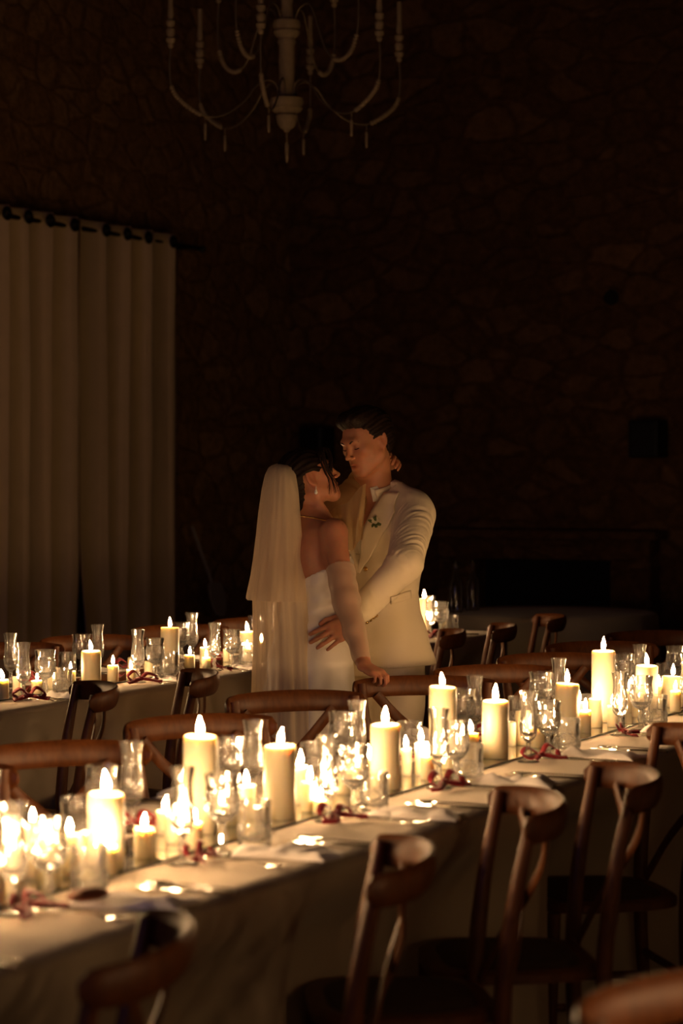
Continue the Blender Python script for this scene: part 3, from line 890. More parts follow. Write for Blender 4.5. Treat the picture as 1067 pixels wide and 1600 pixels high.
# (column, top row, line along the runner, radius, lit)
front = [
 (165, 1240, A + .005, .0345, 1), (313, 1150, B_, .0355, 1), (437, 1165, A, .035, 1), (602, 1132, A, .035, 1), (692, 1073, B_ + .02, .0345, 1),
 (774, 1095, A, .0345, 1), (887, 1068, B_ + .01, .034, 1), (943, 1017, B_, .035, 1), (1011, 1040, B_ + .01, .0345, 1), (1052, 1056, A - .01, .0345, 1),
 (-42, 1262, B_ + .02, .035, 1), (-150, 1330, B_, .035, 1), (1100, 1020, B_, .035, 1), (1140, 1040, B_, .035, 1),
 (225, 1294, A + .01, .020, 1), (258, 1266, C_, .020, 1), (272, 1272, B_ + .02, .019, 1), (108, 1303, A - .005, .021, 1), (168, 1322, A + .045, .018, 1), (140, 1300, C_, .02, 1),
 (16, 1322, A, .020, 1), (50, 1290, B_, .022, 1), (75, 1312, A + .015, .022, 1), (-10, 1345, A + .03, .02, 1), (34, 1300, C_, .02, 1), (-70, 1370, A, .02, 1),
 (303, 1284, A + .045, .017, 1), (345, 1262, C_, .020, 1), (362, 1262, B_ + .01, .020, 0), (385, 1227, C_ + .02, .0195, 1), (466, 1200, B_ - .015, .0185, 1), (470, 1196, C_, .0185, 1),
 (483, 1221, A + .01, .0180, 1), (505, 1215, C_, .019, 1), (533, 1205, B_, .0235, 1), (557, 1196, C_ + .02, .019, 0), (500, 1250, A + .04, .016, 1), (577, 1185, B_ - .02, .018, 1),
 (635, 1169, B_ - .005, .013, 1), (658, 1160, B_ + .03, .015, 1), (668, 1181, A + .02, .0165, 1), (737, 1145, B_ + .03, .019, 1), (722, 1150, C_, .018, 1), (799, 1128, B_ - .01, .013, 0),
 (818, 1110, B_ + .01, .0215, 0), (840, 1136, A + .012, .019, 1), (905, 1096, C_ + .01, .015, 1), (915, 1110, A, .0165, 1), (931, 1091, B_ + .035, .0205, 1),
 (958, 1102, A + .018, .0165, 1), (985, 1078, B_ - .02, .0165, 1), (996, 1092, A - .01, .016, 0), (1031, 1070, B_, .0165, 1), (1056, 1079, A + .045, .017, 1), (1085, 1070, A, .018, 1),
]
back = [
 (142, 1017, NF + .10, .0345, 1), (265, 980, NF + .02, .0345, 1), (386, 987, NF, .0325, 1), (176, 1039, NF + .075, .0200, 1), (4, 1062, NF + .10, .0190, 1), (26, 1057, NF + .06, .0150, 0),
 (57, 1063, NF + .10, .019, 1), (80, 1043, NF + .04, .022, 0), (110, 1048, NF + .03, .0175, 1), (204, 1046, NF + .09, .0165, 1), (206, 1027, NF - .02, .0165, 0), (233, 1033, NF + .06, .0185, 0),
 (296, 1023, NF + .04, .020, 1), (320, 1011, NF - .01, .0205, 1), (322, 1027, NF + .075, .0165, 1), (355, 1014, NF + .03, .0165, 0), (386, 1013, NF + .085, .0165, 1), (408, 1003, NF + .0, .018, 1),
 (436, 998, NF + .04, .018, 1), (-40, 1030, NF, .0345, 1), (452, 990, NF - .02, .034, 1), (520, 975, NF + .0, .02, 1), (560, 968, NF, .034, 1), (610, 960, NF, .02, 1),
 (663, 935, NF + .03, .0335, 1), (640, 962, NF + .05, .02, 1), (668, 968, NF + .10, .016, 1), (694, 966, NF - .04, .016, 0),
]
def place_candles(rows, where, grp):
    for big in (1, 0):
        sel = sorted([r for r in rows if (r[3] > .028) == bool(big)], key=lambda r: r[0])
        vis = [r for r in sel if -20 < r[0] < 1090]
        for r in sel:
            kind = 'wide ivory candle' if big else 'slim ivory candle'
            if r in vis:
                lb = f"{kind} on the {where} mirror, {ORD[vis.index(r)]} {'wide' if big else 'slim'} one from the left"
            else:
                out = [q for q in sel if q not in vis and (q[0] < 0) == (r[0] < 0)]
                lb = f"{kind} on the {where} mirror, {ORD[out.index(r)]} past the {'left' if r[0] < 0 else 'right'} photo edge"
            candle(r[0], r[1], r[2], r[3], r[4], lb, ('wide pillar candles on the ' if big else 'slim candles on the ') + grp)
place_candles(front, "front table's", 'front table')
place_candles(back, "back table's", 'back table')

for k, t in enumerate((2.45, 2.62, 2.78, 2.95, 3.12, 3.3)):
    p = tn(t, NT3 - .21 - .04 * (-1) ** k, ZC + .001); h = .10 + .03 * (k % 3)
    o = empty('votive_candle', p, 0, f"slim ivory candle on the neighbouring table outside the photo, {ORD[k]} from the camera", 'candle', 'candles of the neighbouring table')
    wax_mesh(.02, h, k).build('wax', M['wax'], o)
    MB().tube([(0, 0, h - .010), (.0006, 0, h - .002), (.002, 0, h + .006)], .0011, 6).build('wick', M['wick'], o)
    f = flame_mb(.032, .003, 0); f.xform(Matrix.Translation((.001, 0, h + .002))); f.build('flame', M['flame'], o, auto=False)

# ------------------------------------------------------------------ crystal glasses
def cut(lo, hi, seg, top_fl=.085):
    """diamond cut low on the bowl, tall flutes above"""
    def fn(i, k, z):
        a = 2 * math.pi * k / seg
        if z < lo: return 1
        if z < hi:
            t = (z - lo) / (hi - lo)
            w = min(1, math.sin(math.pi * min(1, t)) * 2.5)
            tri = lambda q: 2 * abs(q / math.pi - math.floor(q / math.pi + .5))
            return 1 + .11 * w * (min(tri(5 * a + 8 * t), tri(5 * a - 8 * t)) - .45)
        return 1 - top_fl * abs(math.sin(5 * a)) ** .7 * (1 if z < hi * 1.6 else .4)
    return fn
def finish(outer, inner, seg, fn, name, parent, mat):
    b = MB(); prof = outer + inner
    no = len(outer)
    b.lathe(prof, seg, rfun=lambda i, k, z: fn(i, k, z) if i < no else 1)
    return b.build(name, mat, parent, smooth=False)
def ip(pts, n):
    """resample a profile for the cut pattern"""
    return [(v.x, v.z) for v in cr([Vector((r, 0, z)) for r, z in pts], n)]
def make_flute():
    o = empty('champagne_flute')
    outer = ip([(.006, .052), (.017, .062), (.0225, .078), (.0235, .095), (.0215, .118), (.0195, .14), (.0200, .16), (.0245, .184)], 4)
    inner = [(.0232, .1845), (.0185, .16), (.0180, .14), (.0198, .118), (.0215, .095), (.0200, .078), (.012, .068), (0, .066)]
    finish([(0, .048)] + outer, inner, 60, cut(.058, .118, 60), 'bowl', o, M['glass'])
    MB().lathe([(0, 0), (.0285, 0), (.029, .0015), (.018, .005), (.008, .009), (.0055, .016), (.0085, .024), (.0095, .029), (.0065, .035), (.0055, .042), (.007, .05), (0, .052)], 24,
               rfun=lambda i, k, z: 1 + (.04 * math.sin(k * math.pi / 1.5) if z < .003 else 0)).build('stem', M['glass'], o, auto=False)
    return o
def make_goblet():
    o = empty('wine_goblet')
    outer = ip([(.007, .058), (.020, .066), (.0295, .080), (.0335, .098), (.0325, .118), (.0315, .132), (.0350, .152)], 4)
    inner = [(.0335, .1525), (.030, .132), (.031, .118), (.032, .098), (.028, .082), (.017, .071), (0, .068)]
    finish([(0, .054)] + outer, inner, 60, cut(.062, .122, 60), 'bowl', o, M['glass'])
    MB().lathe([(0, 0), (.0315, 0), (.032, .0015), (.02, .005), (.009, .010), (.006, .018), (.009, .028), (.0105, .034), (.007, .041), (.006, .048), (.008, .056), (0, .058)], 24,
               rfun=lambda i, k, z: 1 + (.04 * math.sin(k * math.pi / 1.5) if z < .003 else 0)).build('stem', M['glass'], o, auto=False)
    return o
def make_tumbler():
    o = empty('crystal_tumbler')
    outer = ip([(.026, .000), (.031, .006), (.0330, .02), (.0335, .04), (.0330, .06), (.0345, .092)], 5)
    inner = [(.0328, .0925), (.0308, .06), (.0312, .04), (.0300, .022), (.022, .014), (0, .012)]
    finish([(0, .002)] + outer, inner, 60, cut(.004, .05, 60, .10), 'bowl', o, M['glass'])
    return o
PROTO = {'flute': make_flute(), 'goblet': make_goblet(), 'tumbler': make_tumbler()}
used = {k: False for k in PROTO}
def place_glass(kind, p, sc):
    o = PROTO[kind]
    if used[kind]: o = copy_tree(o)
    used[kind] = True
    o.location = p; o.rotation_euler = (0, 0, rnd.random() * 6); o.scale = (sc, sc, sc)
    return o
FN, FF = NM + .150, NM - .150
GL = {  # columns in the photo where each glass stands
 ("near side of the front table", FN): {'flute': [-60, 20, 285, 512, 686, 826, 969, 1075], 'goblet': [75, 347, 553, 712, 857, 1002], 'tumbler': [138, 397, 584, 733, 887, 1025]},
 ("far side of the front table", FF): {'flute': [-20, 205, 395, 558, 742, 873, 1000], 'goblet': [158, 355, 535, 725, 845, 976, 1056], 'tumbler': [120, 326, 491, 640, 812, 958, 1040]},
 ("near side of the back table", NF + .155): {'flute': [36, 215, 335, 470, 672], 'goblet': [70, 242, 362, 500, 689], 'tumbler': [97, 264, 388, 530, 705]},
 ("far side of the back table", NF - .155): {'flute': [16, 152, 300, 420, 560], 'goblet': [127, 283, 400], 'tumbler': [105, 250, 372]},
}
ADJ = {'flute': 0.0, 'goblet': .012, 'tumbler': .030}
for (where, n), kinds in GL.items():
    for kind, xs in kinds.items():
        nm = {'flute': 'slim cut crystal flute', 'goblet': 'stemmed cut crystal goblet', 'tumbler': 'short cut crystal tumbler'}[kind]
        for i, x in enumerate(sorted(xs)):
            sgn = 1 if 'near' in where else -1
            p = loc_at(x, n + sgn * ADJ[kind], ZC + .001)
            g = place_glass(kind, p, rnd.uniform(.97, 1.04))
            tag(g, f"{nm} on the {where}, {ORD[i]} from the left", 'glass', f"{kind}s along the {where}")

# ------------------------------------------------------------------ place settings
def ribbon_strip(pts, w, up, th=.0012):
    """flat band along pts, width direction follows up"""
    P = cr(pts, 6); n = len(P) - 1
    def f(u, v):
        i = min(n, int(round(u * n))); d = (P[min(i + 1, n)] - P[max(i - 1, 0)]).normalized()
        s = Vector(up(u) if callable(up) else up); s = (s - d * s.dot(d)).normalized()
        return P[i] + s * (v - .5) * w
    return MB().sheet(f, n, 2, th)
def make_bow(seed):
    r = random.Random(seed); o = empty('ribbon_bow')
    for sx in (-1, 1):
        a = r.uniform(.048, .062); hgt = r.uniform(.012, .026); d = r.uniform(-.015, .015)
        ribbon_strip([(0, 0, .011), (sx * a * .5, d + .012, .014 + hgt), (sx * a, d + .006, .010 + hgt * .6), (sx * a * .85, d - .012, .007), (sx * a * .35, -.004, .009), (0, 0, .012)], .016,
                     lambda u: (0.1, .75, .55)).build('loop', M['ribbon'], o, auto=False)
        t = r.uniform(.05, .085)
        ribbon_strip([(0, 0, .012), (sx * t * .35, -.018, .012), (sx * t * .7, -.030 + r.uniform(-.01, .02), .005), (sx * t, -.035 + r.uniform(-.03, .03), .004)], .015,
                     (0, .9, .5)).build('tail', M['ribbon'], o, auto=False)
    MB().lathe([(0, .004), (.007, .006), (.0095, .012), (.007, .019), (0, .021)], 12).build('knot', M['ribbon'], o)
    return o
def make_fork():
    o = empty('fork')
    b = MB().tube(cr([(0, -.10, .004), (0, -.04, .005), (0, .03, .007), (0, .055, .004)], 6), [.0055 - .0028 * math.sin(math.pi * i / 18) for i in range(19)], 8, flat=(1, .38), up=(0, 0, 1))
    b.sheet(lambda u, v: ((u - .5) * (.010 + .014 * math.sin(min(1, v * 1.5) * 1.57)), .05 + v * .032, .006 - .004 * math.sin(v * 3.1)), 8, 8, .0012)
    for k in range(4):
        x = -.0095 + k * .0063
        b.tube(cr([(x, .080, .006), (x, .095, .005), (x * .95, .118, .010)], 4), [.0016] * 8 + [.0006], 6)
    b.build('steel_fork', M['silver'], o)
    return o
def flat_tool(name, fn):
    b = MB(); fn(b); return b
def knife_mb():
    b = MB().tube(cr([(0, -.105, .0045), (0, -.07, .0048), (0, -.02, .0045), (0, .0, .004)], 5), [.0062, .0072, .0075, .0074, .0072, .007, .0068, .0066, .0064, .0062, .006, .0055, .005, .0045, .004, .0042], 8, flat=(1, .5), up=(0, 0, 1))
    b.sheet(lambda u, v: ((u - .5) * .019 * (1 - max(0, v - .75) ** 2 * 9) + .002 * v, .0 + v * .115, .003), 5, 12, .0012)
    return b
def spoon_mb():
    b = MB().tube(cr([(0, -.09, .004), (0, -.03, .005), (0, .03, .006), (0, .05, .005)], 5), [.0055, .005, .0045, .0042, .004, .0038, .0036, .0034, .0032, .003, .003, .003, .003, .003, .003, .003], 8, flat=(1, .4), up=(0, 0, 1))
    b.sheet(lambda u, v: ((u - .5) * 2 * .0185 * math.sqrt(max(0, 1 - (2 * v - 1) ** 2)), .046 + v * .056, .0055 - .0035 * (1 - (2 * u - 1) ** 2) * (1 - (2 * v - 1) ** 2)), 10, 12, .001)
    return b
FORK = make_fork(); fork_used = False
KN = knife_mb().build('table_knife', M['silver']); SP = spoon_mb().build('spoon', M['silver']); kn_used = sp_used = False
def rot_to(nsign):
    """tools lie across the table, pointing to its middle"""
    d = -TNOR * nsign
    return math.atan2(-d.x, d.y)
def napkin(seed, flat=1.0):
    r = random.Random(seed)
    o1, o2, o3 = r.random() * 9, r.random() * 9, r.random() * 9
    a, b_ = .058, .105
    def f(u, v):
        x = (u - .5) * 2 * a * (1 + .12 * math.sin(v * 5 + o1)); y = (v - .5) * 2 * b_ * (1 + .08 * math.sin(u * 6 + o2))
        e = min(1, min(u, 1 - u, v, 1 - v) * 7)
        z = .0022 + e * (.006 + .024 * abs(noise.noise(Vector((x * 17 + o1, y * 13 + o2, o3)))) + .020 * max(0, noise.noise(Vector((x * 8 + o3, y * 24, o1)))))
        return (x, y, z)
    return MB().sheet(f, 26, 40, .0022)
NAPS = [napkin(s) for s in range(4)]
sides = [
 ('near side of the front table', 1, NM, [t_at(x, NM + .17) for x in (40, 310, 525, 695, 845, 975)] + [7.45, 2.75], .17, .31, HWM),
 ('far side of the front table', -1, NM, [3.05, 3.71, 4.37, 5.03, 5.69, 6.35, 7.0, 7.66, 8.3], .17, .31, HWM),
 ('near side of the back table', 1, NF, [t_at(x, NF + .19) for x in (45, 220, 345)] + [t_at(345, NF + .19) + .66 * k for k in (1, 2, 3)], .19, .25, HWF),
 ('far side of the back table', -1, NF, [6.6, 7.26, 7.92, 8.58, 9.24, 9.9], .19, .25, HWF),
]
for where, sg, nc, ts, nb, nk, hw in sides:
    full = 'front' in where
    for i, t in enumerate(sorted(ts)):
        r = random.Random(hash_ := i * 7 + (1 if sg > 0 else 3) + (11 if full else 0))
        o_ = ORD[i]
        p = tn(t, nc + sg * nb, ZC + .001)
        bow = make_bow(i * 5 + (sg > 0) * 3 + full)
        bow.location = p + Vector((0, 0, .005)); bow.rotation_euler = (0, 0, TANG + r.uniform(-.9, .5))
        sc = r.uniform(.82, 1.02); bow.scale = (sc, sc, sc)
        tag(bow, f"red velvet ribbon bow on the {where}, {o_} from the left", 'ribbon bow', f"ribbon bows along the {where}")
        fk = FORK if not fork_used else copy_tree(FORK); fork_used = True
        fk.location = tn(t + .02, nc + sg * (nb + (.085 if full else .03)), ZC + .0008); fk.rotation_euler = (0, 0, rot_to(sg) + math.pi + r.uniform(-.25, .25))
        if not full: fk.scale = (.8, .8, .8)
        tag(fk, f"steel fork on the {where}, {o_} from the left", 'fork', f"forks along the {where}")
        kn = KN if not kn_used else KN.copy()
        if kn_used: COL.objects.link(kn)
        kn_used = True
        kn.location = tn(t + sg * .30, nc + sg * (nk if full else .20), ZC + .0008); kn.rotation_euler = (0, 0, rot_to(sg) + r.uniform(-.12, .12))
        if not full: kn.scale = (.8, .8, .8)
        tag(kn, f"steel table knife on the {where}, {o_} from the left", 'knife', f"knives along the {where}")
        if full or i % 2 == 0:
            s_ = SP if not sp_used else SP.copy()
            if sp_used: COL.objects.link(s_)
            sp_used = True
            s_.location = tn(t + sg * .345, nc + sg * (nk - .005 if full else .20), ZC + .0008); s_.rotation_euler = (0, 0, rot_to(sg) + r.uniform(-.12, .12))
            if not full: s_.scale = (.8, .8, .8)
            tag(s_, f"steel spoon on the {where}, {o_} from the left", 'spoon', f"spoons along the {where}")
        nb_ = NAPS[(i + (sg > 0)) % 4]
        nk_o = mesh_obj('napkin', nb_.v, nb_.f, M['napkin'])
        nk_o.location = tn(t + sg * .15, nc + sg * (hw - .115 if full else .225), ZC + .0012); nk_o.rotation_euler = (0, 0, rot_to(sg) + r.uniform(-.22, .22))
        if not full: nk_o.scale = (.7, .62, .8)
        tag(nk_o, f"rumpled white napkin on the {where}, {o_} from the left", 'napkin', f"napkins along the {where}")
rp = tn(t_at(140, NM + .26), NM + .255, ZC + .022)
br = MB().lathe([(0, 0), (.02, .001), (.034, .007), (.036, .013), (.028, .022), (.012, .027), (0, .028)], 20, rfun=lambda i, k, z: 1 + .06 * math.sin(k * 1.3) + .04 * math.sin(k * 2.9 + i)).build('bread_roll', M['bread'])
br.location = rp; br.rotation_euler = (0, 0, TANG); br.scale = (1.5, .8, .8)
tag(br, 'flat brown bread roll lying on the napkin at the lower left of the front table', 'bread')
# ------------------------------------------------------------------ people
def skin_mat(name, col):
    m, nt, out = new_mat(name); N = nt.nodes.new; L = nt.links.new
    at_ = N('ShaderNodeAttribute'); at_.attribute_name = 'tint'
    b = N('ShaderNodeBsdfPrincipled'); b.inputs['Roughness'].default_value = 0.48; b.inputs['Specular IOR Level'].default_value = 0.35
    b.inputs['Subsurface Weight'].default_value = 0.25; b.inputs['Subsurface Radius'].default_value = (1, .35, .2); b.inputs['Subsurface Scale'].default_value = 0.006
    mx = N('ShaderNodeMix'); mx.data_type = 'RGBA'; mx.inputs[6].default_value = (*col, 1); mx.inputs[7].default_value = (col[0] * .72, col[1] * .38, col[2] * .38, 1)
    L(at_.outputs['Fac'], mx.inputs[0])
    tc = N('ShaderNodeTexCoord'); n = N('ShaderNodeTexNoise'); n.inputs['Scale'].default_value = 60; n.inputs['Detail'].default_value = 4; L(tc.outputs['Object'], n.inputs[0])
    m2 = N('ShaderNodeMix'); m2.data_type = 'RGBA'; m2.blend_type = 'MULTIPLY'; m2.inputs[0].default_value = .25
    L(mx.outputs[2], m2.inputs[6]); L(n.outputs['Color'], m2.inputs[7]); L(m2.outputs[2], b.inputs['Base Color'])
    bp = N('ShaderNodeBump'); bp.inputs['Strength'].default_value = .08; bp.inputs['Distance'].default_value = .002
    L(n.outputs[0], bp.inputs['Height']); L(bp.outputs[0], b.inputs['Normal'])
    L(b.outputs[0], out.inputs[0]); return m
M['skin_m'] = skin_mat('tanned skin', (0.56, 0.24, 0.125))
M['skin_f'] = skin_mat('warm skin', (0.56, 0.235, 0.13))
M['hair'] = pr('dark brown hair', (0.016, 0.008, 0.005), 0.5, bump=0.3, bscale=260, stretch=(1, .12, 1), spec=.15)
M['suit'] = weave_mat('cream linen suit', (0.88, 0.74, 0.52), ws=800, var=0.05, strength=.35)
M['suit_seam'] = pr('cream lapel edge', (0.83, 0.72, 0.52), 0.8)
M['shirt'] = weave_mat('ivory shirt cotton', (0.82, 0.74, 0.60), ws=1200, var=0.03)
M['gown'] = pr('ivory satin gown', (0.80, 0.72, 0.60), 0.38, sheen=.2, bump=.05, bscale=30)
M['veil'] = sheer_mat('ivory tulle veil', (0.92, 0.77, 0.56), 0.60)
M['glove'] = sheer_mat('sheer tulle sleeve', (0.85, 0.70, 0.52), 0.46)
M['puff'] = sheer_mat('gathered golden tulle', (0.72, 0.50, 0.25), 0.60)
M['gold'] = pr('gold button', (0.75, 0.50, 0.18), 0.25, metal=1)
M['pearl'] = pr('pearl', (0.9, 0.85, 0.75), 0.2, coat=.5)
M['leather'] = pr('brown leather', (0.06, 0.03, 0.015), 0.4)
M['petal'] = pr('cream petal', (0.85, 0.78, 0.6), 0.7)
M['leaf'] = pr('green leaf', (0.10, 0.13, 0.04), 0.6)

def frame(o, yd, zd):
    y = Vector(yd).normalized(); z = Vector(zd); z = (z - y * z.dot(y)).normalized(); x = y.cross(z)
    m = Matrix.Identity(4)
    for i in range(3): m[i][0] = x[i]; m[i][1] = y[i]; m[i][2] = z[i]
    m.translation = Vector(o); return m
def facing(o, F, pitch=0, roll=0, sc=1.0):
    f = Vector((F[0], F[1], 0)).normalized()
    m = frame(o, f, (0, 0, 1))
    return m @ Matrix.Rotation(math.radians(pitch), 4, 'X') @ Matrix.Rotation(math.radians(roll), 4, 'Y') @ Matrix.Scale(sc, 4)

def head_sdf(s, H, fem=False):
    e, c = s.ell, s.lcap
    if fem: e((0, -.010, .026), (.072, .086, .074), H, .01)
    else: e((0, -.018, .036), (.076, .096, .082), H, .01)
    e((0, .025, -.012), (.066, .068, .085), H, .03)
    jw = .046 if fem else .057
    for sx in (-1, 1):
        c(H, (sx * jw, .004, -.052), (sx * .016, .066, -.094 if fem else -.098), .018, .017, .03)
        e((sx * .040, .060, -.018), (.022, .020, .017), H, .02)
    e((0, .074, -.097), (.020 if fem else .026, .018, .018), H, .018)
    e((0, .060, -.060), (.036, .030, .030), H, .02)
    c(H, (-.030, .083, .021), (.030, .083, .021), .010 if fem else .0135, None, .014)   # brow
    for sx in (-1, 1):
        s.ell((sx * .031, .100, .002), (.018, .018, .013), H, .010, True)             # socket
        e((sx * .031, .073, .000), (.0145, .0145, .0135), H, .004)                      # lidded eyeball
    c(H, (0, .086, .012), (0, .108, -.028), .0075, .0085, .010)
    e((0, .1115, -.033), (.0095, .010, .0085), H, .006)
    for sx in (-1, 1): e((sx * .0115, .101, -.037), (.0065, .0085, .0065), H, .005)
    for sx in (-1, 1): s.ell((sx * .0055, .107, -.0425), (.003, .0045, .003), H, .002, True)
    fl = 1.0
    c(H, (-.016, .086, -.0645), (0, .0945, -.0625), .0045, .006, .006); c(H, (.016, .086, -.0645), (0, .0945, -.0625), .0045, .006, .006)
    c(H, (-.012, .087, -.0745), (.012, .087, -.0745), .0065, None, .007); e((0, .091, -.0755), (.010, .007, .0062), H, .005)
    s.lcap(H, (-.022, .090, -.0688), (.022, .090, -.0688), .0016, None, .003, True)
    s.lcap(H, (-.022, .0985, -.0688), (.022, .0985, -.0688), .0035, None, .003, True)
    for sx in (-1, 1):                                                                # ears
        E = H @ Matrix.Translation((sx * .0765, -.012, -.004)) @ Matrix.Rotation(sx * .35, 4, 'Z') @ Matrix.Rotation(.15, 4, 'X')
        s.ell((0, 0, 0), (.0075, .0175, .031), E, .006)
        s.ell((sx * .008, .002, .004), (.0065, .0105, .019), E, .004, True)
        s.ell((sx * .002, .003, -.024), (.005, .009, .010), E, .005)
        s.ell((sx * .003, .011, -.004), (.004, .005, .008), E, .003)

def hand_sdf(s, W, thumb, curls, spread=.10, sc=1.0, k=.006, base=(0, 0, 0)):
    """W hand frame: wrist origin, +y to the fingers, +z back of the hand"""
    xs = [.029 * thumb, .010 * thumb, -.010 * thumb, -.028 * thumb]
    L = [.070, .078, .072, .056]; kn = [.086, .090, .086, .078]; rr = [.0088, .0090, .0085, .0075]
    tips = []
    for i in range(4):
        a = Vector((xs[i] * .55, .0, 0)) * sc; b = Vector((xs[i], kn[i], .002)) * sc
        s.cap(W @ a, W @ b, .0135 * sc, .0105 * sc, .012)
        s.cap(W @ Vector((xs[i] * .7 * sc, .035 * sc, -.005 * sc)), W @ Vector((xs[i] * .9 * sc, .07 * sc, -.004 * sc)), .0125 * sc, .011 * sc, .010)
        yaw = spread * (1.5 - i) * thumb
        p = b; ang = 0
        c3 = curls[i] if hasattr(curls[i], '__len__') else (curls[i], curls[i] * 1.1, curls[i] * .7)
        for j, fr in enumerate((.44, .31, .25)):
            ang += c3[j]
            d = Vector((math.sin(yaw) * math.cos(ang), math.cos(yaw) * math.cos(ang), -math.sin(ang)))
            q = p + d * (L[i] * fr * sc)
            r0 = rr[i] * sc * (1 - .08 * j); s.cap(W @ p, W @ q, r0, r0 * .92, .0025 if j else .005)
            p = q
        tips.append((W @ p, (W.to_3x3() @ d).normalized(), W.to_3x3() @ Vector((0, math.sin(ang), math.cos(ang)))))
    t0 = Vector((thumb * .020, .018, -.006)) * sc; t1 = Vector((thumb * .043, .050, -.014)) * sc
    t2 = Vector((thumb * .052, .080, -.018)) * sc; t3 = Vector((thumb * .050, .103, -.020)) * sc
    s.cap(W @ t0, W @ t1, .0155 * sc, .0115 * sc, .012); s.cap(W @ t1, W @ t2, .0105 * sc, .0095 * sc, .004); s.cap(W @ t2, W @ t3, .0092 * sc, .0078 * sc, .003)
    return tips

def tint(o, H):
    me = o.data; n = len(me.vertices)
    co = np.empty(n * 3, dtype=np.float32); me.vertices.foreach_get('co', co); co = co.reshape(-1, 3)
    Hi = np.array(H.inverted()); l = co @ Hi[:3, :3].T + Hi[:3, 3]
    lips = np.clip(1.25 - (np.abs(l[:, 0]) / .023) ** 2.5 - (np.abs(l[:, 2] + .0695) / .0115) ** 2.5, 0, 1) * (l[:, 1] > .08) * (l[:, 1] < .105)
    cheek = .22 * np.exp(-(((np.abs(l[:, 0]) - .045) / .02) ** 2 + ((l[:, 2] + .03) / .02) ** 2)) * (l[:, 1] > .03)
    ear = .25 * (np.abs(l[:, 0]) > .073) * (np.abs(l[:, 1] + .01) < .03) * (np.abs(l[:, 2]) < .04)
    t = np.clip(lips * .85 + cheek + ear, 0, 1).astype(np.float32)
    a = me.attributes.new('tint', 'FLOAT', 'POINT'); a.data.foreach_set('value', t)

def bvh(o): return BVHTree.FromPolygons([v.co for v in o.data.vertices], [p.vertices for p in o.data.polygons])
def hit(tree, x, y):
    o = Vector((0, 0, CAM_H)); d = (at(x, y, 8) - o).normalized()
    r = tree.ray_cast(o, d); return (r[0], r[1]) if r[0] else (at(x, y, 8), Vector((0, -1, 0)))
def on_front(tree, T, x, z, off, back=False):
    o = T @ Vector((x, -1 if back else 1.0, z)); d = (T.to_3x3() @ Vector((0, 1 if back else -1, 0))).normalized()
    r = tree.ray_cast(o, d)
    return (r[0] + r[1] * off) if r[0] else None

# ================================================================= groom
GO = Vector((.125, 8.35, 0)); GF = (-.64, -.77)
GT = facing(GO, GF)
GH = facing(Vector((.086, 8.262, 1.604)), (-.74, -.67), -17, 5, .925)
G = empty('person', GO, 0, 'man in a cream linen suit, looking down at the woman and holding her waist', 'person')
def world_child(o, root):
    o.parent = root; o.matrix_parent_inverse = Matrix.Translation(-root.location) if root.rotation_euler.z == 0 else root.matrix_world.inverted()
    return o
g_torso = [(.82, 0, 0, .168, .118), (.95, 0, 0, .150, .114), (1.08, 0, .0, .124, .100), (1.2, 0, 0, .148, .110), (1.3, 0, 0, .185, .120), (1.37, 0, 0, .165, .095), (1.42, 0, .005, .10, .072), (1.455, 0, .012, .062, .056)]
SH_L = at(649, 805, 8.22); EL_L = at(631, 882, 7.98); WR_L = at(552, 966, 7.925)
SH_R = GT @ Vector((.185, 0, 1.375)); EL_R = GT @ Vector((.25, .10, 1.12)); WR_R = Vector((-.13, 8.30, 1.02))
def arms(s, a, b, c, r, k=.015): s.cap(a, b, r[0], r[1], k); s.cap(b, c, r[1], r[2], k)
s = SDF((-.32, 7.72, -.01), (.42, 8.72, 1.80), .0042)
s.stack([(z, x, y, rx - .012, ry - .012) for z, x, y, rx, ry in g_torso], GT, .03)
s.lcap(GT, (-.15, 0, 1.375), (.15, 0, 1.375), .050, None, .03)
s.lcap(GT, (0, 0, 1.38), (0, .045, 1.50), .056, .055, .03)
s.cap(GH @ Vector((0, -.02, -.03)), GT @ Vector((0, .015, 1.43)), .055, .060, .02)
for sx in (-1, 1):
    s.lcap(GT, (sx * .09, 0, .88), (sx * .105, .02, .50), .085, .058, .02); s.lcap(GT, (sx * .105, .02, .50), (sx * .11, -.01, .09), .056, .038, .02)
    s.lcap(GT, (sx * .11, -.03, .05), (sx * .13, .16, .035), .038, .028, .02)
arms(s, SH_L, EL_L, WR_L, (.050, .040, .028)); arms(s, SH_R, EL_R, WR_R, (.050, .040, .028))
head_sdf(s, GH)
HL = frame(at(556, 970, 7.90), at(510, 996, 7.862) - at(556, 970, 7.90), (-.1, -1, .15))
hand_sdf(s, HL, 1, [.14, .12, .14, .18], .09, 1.0)
HR = frame(WR_R, Vector((-.10, -.13, .0)), (-.75, .65, 0))
hand_sdf(s, HR, -1, [.15, .15, .15, .2], .1, .97)
gb = s.build('body', M['skin_m']); tint(gb, GH); world_child(gb, G)
g_tree_body = bvh(gb)

